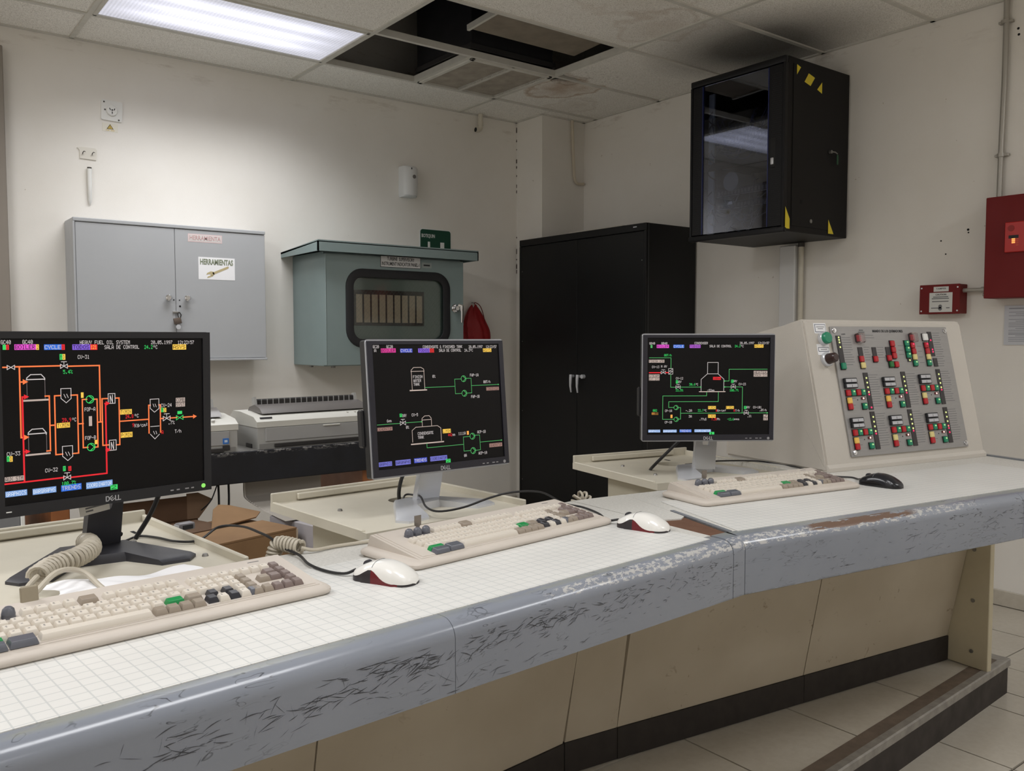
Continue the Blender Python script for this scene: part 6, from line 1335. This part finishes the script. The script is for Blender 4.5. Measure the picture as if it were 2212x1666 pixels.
def keyboard(label, x, y, rz, key=True):
    t = thing('keyboard', label, 'keyboard', (x, y, DZ + SH), rz, 'operator keyboards')
    HW, D = .284, .176
    # base with rounded wrist rim along the front and both ends
    g = MB(); r = .011
    base = rrect(2 * HW, D, .018, 4); n = len(base)
    rings = []
    for ins, z in ((.004, 0), (.0, .003), (-.001, .006), (-.0004, .0095), (.0025, .0125), (.006, .0142), (.011, .0150)):
        rings.append([g.bm.verts.new((p[0] * (HW - ins) / HW, D / 2 + p[1] * (D / 2 - ins) / (D / 2), z)) for p in base])
    for A_, B_ in zip(rings, rings[1:]):
        for i in range(n): g.bm.faces.new((A_[i], A_[(i + 1) % n], B_[(i + 1) % n], B_[i]))
    g.bm.faces.new(rings[0][::-1]); g.bm.faces.new(rings[-1])
    ob('base_rim', g, BEIGE, parent=t)
    # upper housing: sloping wedge with a stepped front
    def deck(v): return .0160 + .125 * (v - .02)       # deck height at depth v
    def wedge_sec(mb, x0, x1, y0, y1, add, m):
        v = [mb.bm.verts.new(p) for p in ((x0, y0, .011), (x1, y0, .011), (x1, y1, .011), (x0, y1, .011), (x0 + m, y0 + m, deck(y0) + add), (x1 - m, y0 + m, deck(y0) + add), (x1 - m, y1 - .008, deck(y1) + add), (x0 + m, y1 - .008, deck(y1) + add))]
        for q in ((3, 2, 1, 0), (4, 5, 6, 7), (0, 1, 5, 4), (1, 2, 6, 5), (2, 3, 7, 6), (3, 0, 4, 7)): mb.bm.faces.new([v[i] for i in q])
    g = MB(); wedge_sec(g, -.262, .272, .0095, D - .001, .0002, .0018); wedge_sec(g, -.256, .267, .0138, D - .003, .0014, .0018); wedge_sec(g, -.250, .262, .0180, D - .006, .0026, .0018)
    ob('housing', g, BEIGE, parent=t)
    lg = MB(); tilt = Matrix.Rotation(math.atan(.125), 4, 'X')
    def put(u, v, w=.0175, m=KEYB, d=.0175, me=None):
        Mk = Matrix.Translation((u, v, deck(v) + .0022)) @ tilt
        ob('key', me or key_mesh(w, d, m), parent=t, M=Mk)
        if m is KEYB and me is None and w < .03:                       # printed legend on the cap
            for dx, dy, hw in ((-.0022, .0034, .0011), (-.0022, .0008, .0011)) if (u * 1000) % 3 < 1.5 else ((-.0020, .0026, .0013),):
                lg.quad(*[Mk @ Vector((dx + a, dy + b, .0087)) for a, b in ((-hw, -.0006), (hw, -.0006), (hw, .0006), (-hw, .0006))])
    P = .0186
    v0 = .0315
    VR = [v0, v0 + .0192, v0 + .0384, v0 + .0576, v0 + .0860]
    # function row
    for u in (-.204, -.183, -.162): put(u, VR[4] + .001, me=KNOB)
    for k in range(4): put(-.139 + k * P, VR[4])
    put(-.058, VR[4] + .001, .026, KEYBR, .020)
    for k in range(6): put(-.029 + k * P, VR[4])
    # main block
    for row, u0, n_ in ((3, -.214, 16), (2, -.210, 15), (1, -.206, 13)):
        for k in range(n_): put(u0 + k * P, VR[row])
    put(.073, VR[2], .021)
    put(.0425, VR[1], .026, KEYGR); put(.0705, VR[1], .024, KEYBR)
    put(-.202, VR[0] + .006, .034, KEYGR, .012); put(-.202, VR[0] - .008, .034, KEYG, .016); put(-.166, VR[0] - .004, .034, KEYG, .022)
    put(-.0725, VR[0] - .002, .146)
    for k in range(4): put(.0125 + k * .0190, VR[0] - .002, .0185, KEYBR)
    def put2(u, v, w=.0162, m=KEYB, d=.0172): put(u, v, w, m, d)
    # middle block with the dark arrow keys
    P = .0172
    U = .0935
    for row in (4, 3, 2):
        for k in range(4): put2(U + k * P, VR[row] - (.006 if row == 4 else 0), m=KEYB)
    put2(U + .007, VR[1] + .001, m=KEYK); put2(U + .0315, VR[1] + .001, m=KEYK); put2(U + 3 * P, VR[1], m=KEYB)
    put2(U - .002, VR[0] + .002, m=KEYK); put2(U + .015, VR[0] - .001, m=KEYB); put2(U + .0325, VR[0] + .001, m=KEYK); put2(U + .0495, VR[0], m=KEYG if False else KEYB); put2(U + 3 * P + .013, VR[0] + .001, .016, KEYG)
    # right block: cream row on top, taupe ring
    U = .1640
    for k in range(4): put2(U + k * P, VR[4] - .006)
    put2(U + 4 * P, VR[4] - .006, m=KEYDB)
    for row in (3, 2, 1):
        put2(U, VR[row], m=KEYBR if row != 3 else KEYBR)
        put2(U + 4 * P, VR[row], m=KEYDB)
    put2(U + 1.5 * P + .004, VR[2], .020, KEYBR); put2(U + 2.6 * P + .004, VR[3], .020, KEYDB); put2(U + 2.6 * P + .004, VR[2], .020, KEYDB)
    for k in range(5): put2(U + k * P, VR[0], m=KEYBR if k < 2 else KEYDB)
    ob('key_legend', lg, INKG, parent=t, kind='stuff')
    ob('badge', BX(.205, .225, .148, .153, deck(.15) + .001, deck(.15) + .0036), INKG, parent=t)
    if key:
        zk = deck(.138)
        k = MB(); k.prism([(-.004, 0), (.004, 0), (.004, .010), (.008, .013), (.008, .032), (-.008, .032), (-.008, .013), (-.004, .010)], -.001, .001, M=FACE_Y(-.166, .138, zk + .002))
        ob('switch_key', k, mat('brass_grey', (136, 128, 120), .35, metal=.5), parent=t)
        ob('key_switch', MB().cyl((-.166, .138, zk), (0, 0, 1), .008, .006, 14), STEEL, parent=t)
    return t
kb1 = keyboard('beige control keyboard with coloured keys nearest the camera, below the black monitor', -1.862, -3.809, rad(5.3), key=False)
kb2 = keyboard('beige control keyboard with coloured keys and an upright key below the middle silver monitor', -1.128, -3.717, rad(7.2))
kb3 = keyboard('beige control keyboard with coloured keys on the right half of the desk', -.258, -3.727, rad(-8.6))
kb1['label'] = 'beige control keyboard cut by the left frame edge, below the black monitor'
ob('switch_tag', BX(-.012, .012, -.003, .003, 0, .026, .002, M=Matrix.Translation((-.125, .160, .033)) @ Matrix.Rotation(rad(-10), 4, 'X')), mat('tag_taupe', (150, 140, 120), .5), parent=kb1)
CC = mat('coil_cord', (188, 180, 164), .45)
def coilcord(parent, pts, R, r, pitch):
    return ob('coiled_cord', MB().tube(coil(wpts(parent, pts), R, pitch), r, 6), CC, parent=parent)
coilcord(kb1, [(-1.838, -3.200, .874), (-1.838, -3.245, .880), (-1.850, -3.315, .884), (-1.885, -3.375, .886), (-1.930, -3.415, .886), (-1.962, -3.465, .884)], .0150, .0042, .0118)
ob('cord_tail', MB().tube(smoothpts(wpts(kb1, [(-1.962, -3.465, .884), (-1.985, -3.515, .878), (-1.982, -3.560, .880), (-1.945, -3.540, .905), (-1.905, -3.520, .895), (-1.885, -3.560, .875), (-1.88, -3.60, .872)])), .0045, 8), CC, parent=kb1)
ob('cord_tail', MB().tube(smoothpts(wpts(kb1, [(-1.838, -3.205, .872), (-1.84, -3.185, .866), (-1.85, -3.13, .85)])), .0045, 8), CC, parent=kb1)
coilcord(kb2, [(-1.548, -3.445, .845), (-1.540, -3.450, .872), (-1.530, -3.475, .876), (-1.515, -3.505, .873)], .0125, .0036, .0080)
ob('cord_tail', MB().tube(smoothpts(wpts(kb2, [(-1.515, -3.505, .873), (-1.49, -3.51, .866), (-1.44, -3.50, .864), (-1.36, -3.505, .864)])), .0036, 8), CC, parent=kb2)
coilcord(kb3, [(-.690, -3.375, .835), (-.684, -3.380, .858), (-.668, -3.388, .858), (-.658, -3.395, .838)], .0125, .0034, .0095)

# ================================================================== MICE
def mouse(label, x, y, rz, colour, side):
    t = thing('computer_mouse', label, 'mouse', (x, y, DZ + SH), rz, 'computer mice on the desk')
    L_, Wd = .122, .064
    def hgt(s): return .0395 * (max(0, math.sin(PI * (s * .86 + .10))) ** .75) * (1 - .18 * (1 - s)) 
    def wid(s):
        e = min(s, 1 - s); f = min(1, (e / .22)) ; f = math.sqrt(max(0, 1 - (1 - f) ** 2))
        return Wd / 2 * f * (.93 + .07 * math.cos(4 * PI * s)) if e < .22 else Wd / 2 * (.90 + .10 * abs(2 * s - 1) ** 1.2)
    NU, NV = 30, 22
    def pt(s, a):
        w, h = wid(s), hgt(s) * min(1, (min(s, 1 - s) / .03 + .12))
        c, q = math.cos(a), math.sin(a)
        return Vector((L_ / 2 - s * L_, -w * (abs(c) ** .72) * (1 if c >= 0 else -1), h * q ** .62 if q > 0 else 0))
    def edge_z(s):
        if side is None: return .006 + .010 * math.exp(-((s - .42) / .20) ** 2)
        return .004 + .019 * math.exp(-((s - .38) / .17) ** 2) + .006 * max(0, .3 - s) / .3
    U_, B_ = MB(), MB()
    def aedge(s):
        lo, hi, z = .001, PI / 2, edge_z(s)
        if pt(s, hi).z <= z: return PI / 2 * .98
        for _ in range(24):
            m_ = (lo + hi) / 2
            if pt(s, m_).z < z: lo = m_
            else: hi = m_
        return hi
    SS = [.0006 + .9988 * (.5 - .5 * math.cos(PI * i / NU)) for i in range(NU + 1)]
    E_ = [aedge(s) for s in SS]
    def strip(mb, fa, fb, n, flag):
        vs = [[mb.bm.verts.new(pt(s, fa(e) + (fb(e) - fa(e)) * j / n)) for j in range(n + 1)] for s, e in zip(SS, E_)]
        for i in range(NU):
            for j in range(n):
                f = mb.bm.faces.new((vs[i][j], vs[i + 1][j], vs[i + 1][j + 1], vs[i][j + 1]))
                f.material_index = 1 if (flag and side and .36 < SS[i] < .82) else 0
    strip(U_, lambda e: e, lambda e: PI - e, 20, False)
    strip(B_, lambda e: 0.0, lambda e: e, 4, True); strip(B_, lambda e: PI, lambda e: PI - e, 4, True)
    ob('upper_shell', U_.mesh([colour], 60), parent=t)
    ob('side_grip', B_.mesh([mat('mouse_side_dark', (40, 34, 36), .35), mat('mouse_red_window', (96, 14, 22), .25, emit=.12)] if side else [mat('mouse_black_gloss', (16, 16, 18), .18), BLACK], 60), parent=t)
    g = MB(); n = 24
    g.prism([( (L_ / 2 - (i / n) * L_), -wid(i / n) * .97) for i in range(1, n)][::-1] + [((L_ / 2 - (i / n) * L_), wid(i / n) * .97) for i in range(1, n)], 0, .0025)
    ob('base_plate', g, BLACK, parent=t)
    ob('scroll_wheel', MB().cyl((.036, -.004, hgt(.20) - .004), (0, 1, 0), .0085, .008, 16), BLACK2, parent=t)
    g = MB()
    for jj in (-1, 1):
        P_ = [pt(s, PI / 2 + jj * .02) + Vector((0, 0, .0002)) for s in (.02, .06, .10)]
    P_ = [pt(.40, a) + Vector((0, 0, .0003)) for a in [PI * (.22 + .56 * i / 16) for i in range(17)]]
    g.tube(P_, .0005, 5)
    ob('button_seam', g, GREYD, parent=t)
    return t
MW = mat('mouse_white', (232, 230, 225), .22, coat=.3)
ms1 = mouse('white optical mouse with red side window beside the leftmost keyboard', -1.475, -3.767, rad(117), MW, 'red')
ms2 = mouse('white optical mouse with red side window right of the middle keyboard', -.828, -3.754, rad(106), MW, 'red')
ms3 = mouse('black glossy mouse with silver logo on the right half of the desk', .098, -3.782, rad(92), mat('mouse_black', (30, 31, 36), .22), None)
ob('logo_mark', MB().prism([(-.008, -.0015), (.008, .0), (.008, .0012), (-.008, .0)], 0, .0004, M=Matrix.Translation((-.040, 0, .034)) @ Matrix.Rotation(rad(-28), 4, 'Y') @ Matrix.Rotation(rad(90), 4, 'Z')), mat('logo_silver', (196, 196, 200), .3, metal=.3), parent=ms3)
def front(o): return o.matrix_basis @ Vector((.062, 0, .012))
bpy.context.view_layer.update()
CB = mat('thin_black_cable', (34, 33, 34), .45)
cable(ms1, [front(ms1), (-1.520, -3.700, .866), (-1.536, -3.66, .8645), (-1.541, -3.60, .8645), (-1.530, -3.53, .866), (-1.540, -3.475, .872), (-1.55, -3.44, .885), (-1.551, -3.385, .886), (-1.552, -3.29, .882), (-1.580, -3.228, .874), (-1.625, -3.235, .853), (-1.664, -3.208, .851), (-1.684, -3.145, .850), (-1.712, -3.105, .850), (-1.753, -3.14, .850)], .0026, CB)
cable(ms2, [front(ms2), (-.845, -3.66, .866), (-.805, -3.585, .8645), (-.785, -3.51, .8645), (-.80, -3.455, .868), (-.86, -3.44, .90), (-.93, -3.42, .905), (-.985, -3.40, .895), (-1.045, -3.375, .875), (-1.09, -3.335, .864), (-1.085, -3.27, .864), (-1.055, -3.195, .875), (-1.030, -3.125, .866), (-1.045, -3.10, .864), (-1.09, -3.16, .850)], .0026, CB)
cable(ms3, [front(ms3), (.135, -3.69, .865), (.155, -3.655, .8635), (.130, -3.612, .864), (.155, -3.53, .864), (.205, -3.43, .864), (.235, -3.36, .858), (.215, -3.28, .864), (.105, -3.195, .864), (.02, -3.13, .852)], .0026, CB)

# ================================================================== SMALL THINGS ON THE DESK
pp = thing('paper_sheet', 'crumpled white paper sheet between the black monitor and the leftmost keyboard', 'paper', (-1.838, -3.540, .8625), rad(8))
def pf(u, v): return (-.115 + .23 * u + .01 * math.sin(5 * v), -.028 + .062 * v - .03 * (u - .5), .002 + .010 * math.sin(3.1 * u + 1.0) ** 2 + .006 * v + .002 * math.sin(17 * u + 5 * v))
ob('sheet', MB().grid(pf, 24, 6), PAPER, parent=pp)
cl = thing('cable_adapter', 'small grey metal connector lying on the tray beside the black monitor', 'connector', (-1.607, -3.080, .846), rad(12))
g = MB(); g.box(-.019, .019, -.012, .012, 0, .016, .003, 2); ob('shell', g, mat('connector_grey', (126, 124, 128), .35, metal=.3), parent=cl)
ob('socket', BX(-.012, .013, -.0135, -.012, .003, .012, .001), INK, parent=cl)
ob('end_clip', BX(-.021, -.019, -.010, .010, .002, .013), SILVER2, parent=cl)

# ================================================================== SLOPED CONSOLE
CON_W, CON_H, CON_T = .7845, .4917, rad(13.51)
cn = thing('control_console', 'sloped cream console with an aluminium plate of coloured buttons and lamps', 'console', (.2012, -3.5484, DZ), rad(-9.36))
ct, sn = math.cos(CON_T), math.sin(CON_T)
fy, fz = sn * CON_H, ct * CON_H
g = MB()
sec = [(.0, .0), (.0, .006), (fy - .004, fz - .008), (fy + .006, fz), (fy + .20, fz - .05), (.46, fz - .06), (.46, .0)]
g.sweep(sec, 0, CON_W)
es = [e for e in g.bm.edges]
bmesh.ops.bevel(g.bm, geom=es, offset=.006, segments=2, affect='EDGES')
ob('console_body', g, TEXT, parent=cn)
ob('console_foot', MB().sweep([(-.006, 0), (-.006, .012), (.004, .022), (.02, .022), (.02, 0)], 0.002, CON_W - .002), TEXT, parent=cn)
# plate frame: local x right, y up along the slope, z out
MPt = Matrix.Translation((.1109, 0, 0)) @ Matrix.Rotation(rad(90) - CON_T, 4, 'X') @ Matrix.Translation((0, .0395, 0.0022))
PW, PH = .5821, .4262
pl = ob('control_plate', BX(0, PW, 0, PH, .0, .006, .001), BRUSH, parent=cn, M=MPt)
def onp(name, data, m=None, **k): return ob(name, data, m, parent=pl, **k)
for x, y in ((.014, .014), (PW - .014, .014), (.014, PH - .014), (PW - .014, PH - .014)):
    g = MB(); g.cyl((x, y, .006), (0, 0, 1), .0085, .004, 16, b=.001); g.cyl((x, y, .010), (0, 0, 1), .005, .003, 6); onp('bolt', g, CHROME)
LEDM = {'y': LEDY, 'r': LEDR, 'g': LEDG, 'w': LEDW}
cache = {}
def btn(x, y, m, lit=None, s=.0092):
    x -= .0035
    k = (m.name, s)
    if k not in cache:
        cache[k] = BX(-s, s, -s * 1.06, s * 1.06, 0, .008, .002, 1).mesh(m)
        cache[('seat', s)] = None
    onp('push_button', cache[k], loc=(x, y, .007))
    if ('bz', s) not in cache: cache[('bz', s)] = BX(-s - .0018, s + .0018, -s * 1.06 - .0018, s * 1.06 + .0018, 0, .0025).mesh(BARK)
    onp('button_seat', cache[('bz', s)], loc=(x, y, .0058))
    if lit:
        kk = ('lamp', lit)
        if kk not in cache: cache[kk] = MB().prism([(p[0] * 1.0, p[1] * .65) for p in [(.0042 * math.cos(a * PI / 4), .0042 * math.sin(a * PI / 4)) for a in range(8)]], 0, .0008).mesh(LEDM[lit])
        onp('indicator_lamp', cache[kk], loc=(x, y + s * .40, .0148))
def led(x, y, c):
    kk = ('led', c)
    if kk not in cache: cache[kk] = MB().cyl((0, 0, 0), (0, 0, 1), .0032, .002, 10, b=.0008).mesh(LEDM[c])
    onp('indicator_lamp', cache[kk], loc=(x, y, .0082))
def lbar(x0, x1, y0, y1): onp('lamp_bar', BX(x0, x1, y0, y1, .0058, .0085, .0005), BARK)
def label_lines(x0, x1, ys, rnd):
    g = MB()
    for y in ys: g.box(x0, x0 + (x1 - x0) * rnd.uniform(.72, 1.0), y - .0008, y + .0008, .0058, .0063)
    onp('engraved_text', g, INKG, kind='stuff')
rn = random.Random(5)
R_, Gn, Yl = REDB, GRNB, YELB
# top field
lbar(.0173, .0391, .300, .395)
for y in (.389, .3805, .372, .3565): led(.0282, y, 'y')
btn(.0307, .2936, GRNB, s=.0100)
label_lines(.043, .088, [.389 - .0082 * k for k in range(12)], rn)
for x, y in ((.1222, .3853), (.3874, .3874)):
    g = MB(); g.box(-.017, .017, -.016, .016, 0, .016, .003); onp('button_guard', g, glass('clear_guard', (.90, .80, .80), .10, .05), loc=(x, y, .006))
    btn(x, y, mat('emergency_pink', (190, 60, 74), .35), s=.010)
btn(.4563, .3891, WHITE, s=.0115)
lbar(.110, .131, .325, .356); btn(.1203, .3157, R_); btn(.1226, .2944, Yl)
lbar(.1775, .197, .325, .3555); btn(.1877, .3148, R_)
lbar(.244, .265, .327, .356); btn(.255, .3174, R_); btn(.2598, .2956, GRND)
for y in (.3669, .3456, .3251): btn(.2822, y, R_)
btn(.2850, .2951, R_)
for y in (.3673, .3471, .3262): btn(.3550, y, Gn, 'g')
lbar(.345, .364, .304, .3145); led(.3545, .309, 'y')
for x in (.3835, .4553):
    btn(x, .3605, R_, 'r'); btn(x + .001, .3397, R_); btn(x + .001, .3194, Yl); btn(x, .2978, Gn, 'g')
lbar(.4716, .493, .322, .409); led(.482, .3785, 'r'); led(.4825, .3455, 'r'); led(.483, .337, 'r')
lbar(.4780, .4985, .285, .315)
label_lines(.500, .545, [.405 - .0084 * k for k in range(15)], rn)
label_lines(.140, .168, [.356 - .0085 * k for k in range(6)], rn); label_lines(.203, .236, [.355 - .0085 * k for k in range(5)], rn)
label_lines(.150, .200, [.397, .388], rn); label_lines(.310, .338, [.36, .345, .33], rn); label_lines(.408, .436, [.358, .34, .32, .30], rn)
letters('MANDO DE LOS QUEMADORES', .0125, INK, pl, Matrix.Translation((.272, .4105, .0063)), width=.150, name='engraved_title')
letters('LAMPS', .0065, INKG, pl, Matrix.Translation((.055, .400, .0063)), name='engraved_title')
g = MB()
for cx, cy, w, h in ((.142, .4135, .020, .005), (.142, .407, .030, .004)): g.box(cx - w / 2, cx + w / 2, cy - h / 2, cy + h / 2, .0058, .0063)
onp('emblem', g, INKG)
# six identical burner modules
seqs = {(0, 1): 'yyyyrr.r', (1, 1): 'yyyyyr..', (2, 1): 'yyyyyr..', (0, 0): 'yyyyyr..', (1, 0): 'yyyyyr..', (2, 0): 'yyyyrrr.'}
for i in range(3):
    for j in (1, 0):
        ox, oy = .0174 + i * .1832, .2343 if j else .1052
        oy += (0, .0, .005)[i] if j else 0
        for q, dz in ((0, .0165), (1, -.0005)):
            mw = onp('meter', BX(ox - .002, ox + .055, oy - .0135 + dz, oy + .0025 + dz, .0058, .016, .0015), RUBBER)
        for q, dz in ((0, .0165), (1, -.0005)):
            onp('meter_window', BX(ox + .002, ox + .051, oy - .0112 + dz, oy - .0008 + dz, .0155, .0166), mat('meter_silver', (182, 182, 186), .3))
            g = MB(); g.box(ox + .026, ox + .027, oy - .0105 + dz, oy - .003 + dz, .0166, .0170); onp('meter_needle', g, INK)
        b = oy - .029
        for x, m, l_ in ((.0138, R_, None), (.0362, Gn, 'g'), (.0604, R_, None), (.0826, Gn, 'g')): btn(ox + x, b, m, l_)
        btn(ox + .0137, b - .0252, Yl if (i, j) in ((1, 0), (2, 1), (2, 0)) else mat('lit_amber_button', (236, 190, 92), .3)); btn(ox + .0136, b - .0449, R_)
        btn(ox + .0800, b - .0455, Gn, 'g')
        onp('indicator_seat', BX(ox + .069, ox + .086, b - .0235, b - .0155, .0058, .0085), mat('dark_red_seat', (92, 18, 20), .4)); led(ox + .0775, b - .0195, 'w')
        onp('small_hole', MB().cyl((ox + .052, b - .0235, .006), (0, 0, 1), .002, .0004, 8), DARK)
        t0, t1 = oy + .036, oy - .087
        lbar(ox + .0965, ox + .1180, t1, t1 + (t0 - t1))
        for k, c in enumerate(seqs[(i, j)]):
            if c == '.': continue
            y = oy + .0180 - k * .0155 if k < 4 else oy - .0282 - (k - 4) * .0085 - (.006 if k > 5 else 0) - (.02 if k > 6 else 0)
            led(ox + .1072, y, c)
        label_lines(ox + .121, ox + .172, [oy + .028 - .0080 * k for k in range(14)], rn)
        label_lines(ox + .02, ox + .045, [b - .018, b - .040], rn)
        letters('A' + str(1 + i) if j else 'B' + str(1 + i), .0001, INKG, pl, Matrix.Translation((ox, oy, .006)), name='x') if False else None
# lamp and selector left of the plate, with their tags
def onf(name, data, m=None, u=0, v=0, **k): return ob(name, data, m, parent=cn, M=Matrix.Translation((.1109, 0, 0)) @ Matrix.Rotation(rad(90) - CON_T, 4, 'X') @ Matrix.Translation((u, v + .0395, .0022)), **k)
g = MB(); g.cyl((0, 0, 0), (0, 0, 1), .0215, .014, 24, b=.002); gl_ = onf('lamp_collar', g, SILVER2, -.037, .385)
ob('green_lamp_cap', MB().cyl((0, 0, .014), (0, 0, 1), .019, .012, 24, b=.003), GRNB, parent=gl_)
g = MB(); g.cyl((0, 0, 0), (0, 0, 1), .0235, .012, 24, b=.003); kl = onf('selector_collar', g, SILVER2, -.036, .318)
ob('selector_knob', MB().cyl((0, 0, .012), (0, 0, 1), .018, .030, 22, r2=.015, b=.004), mat('dark_brown_knob', (52, 32, 30), .25), parent=kl)
for v, h, hb in ((.421, .034, .026), (.351, .036, .014)):
    tg = onf('tag', BX(-.028, .027, -h / 2, h / 2, 0, .001), PAPER, -.040, v)
    ob('tag_border', BX(-.024, .024, -hb / 2, hb / 2, .001, .0014), mat('tag_blue_ink', (56, 64, 88), .6), parent=tg)
    ob('tag_field', BX(-.0222, .0222, -hb / 2 + .0018, hb / 2 - .0018, .0014, .0017), PAPER, parent=tg)
    g = MB()
    for y, a in (((.004, .018), (-.002, .012)) if hb > .02 else ((0, .014),)): g.box(-a, a, y - .001, y + .001, .0017, .002)
    ob('tag_print', g, INKG, parent=tg)
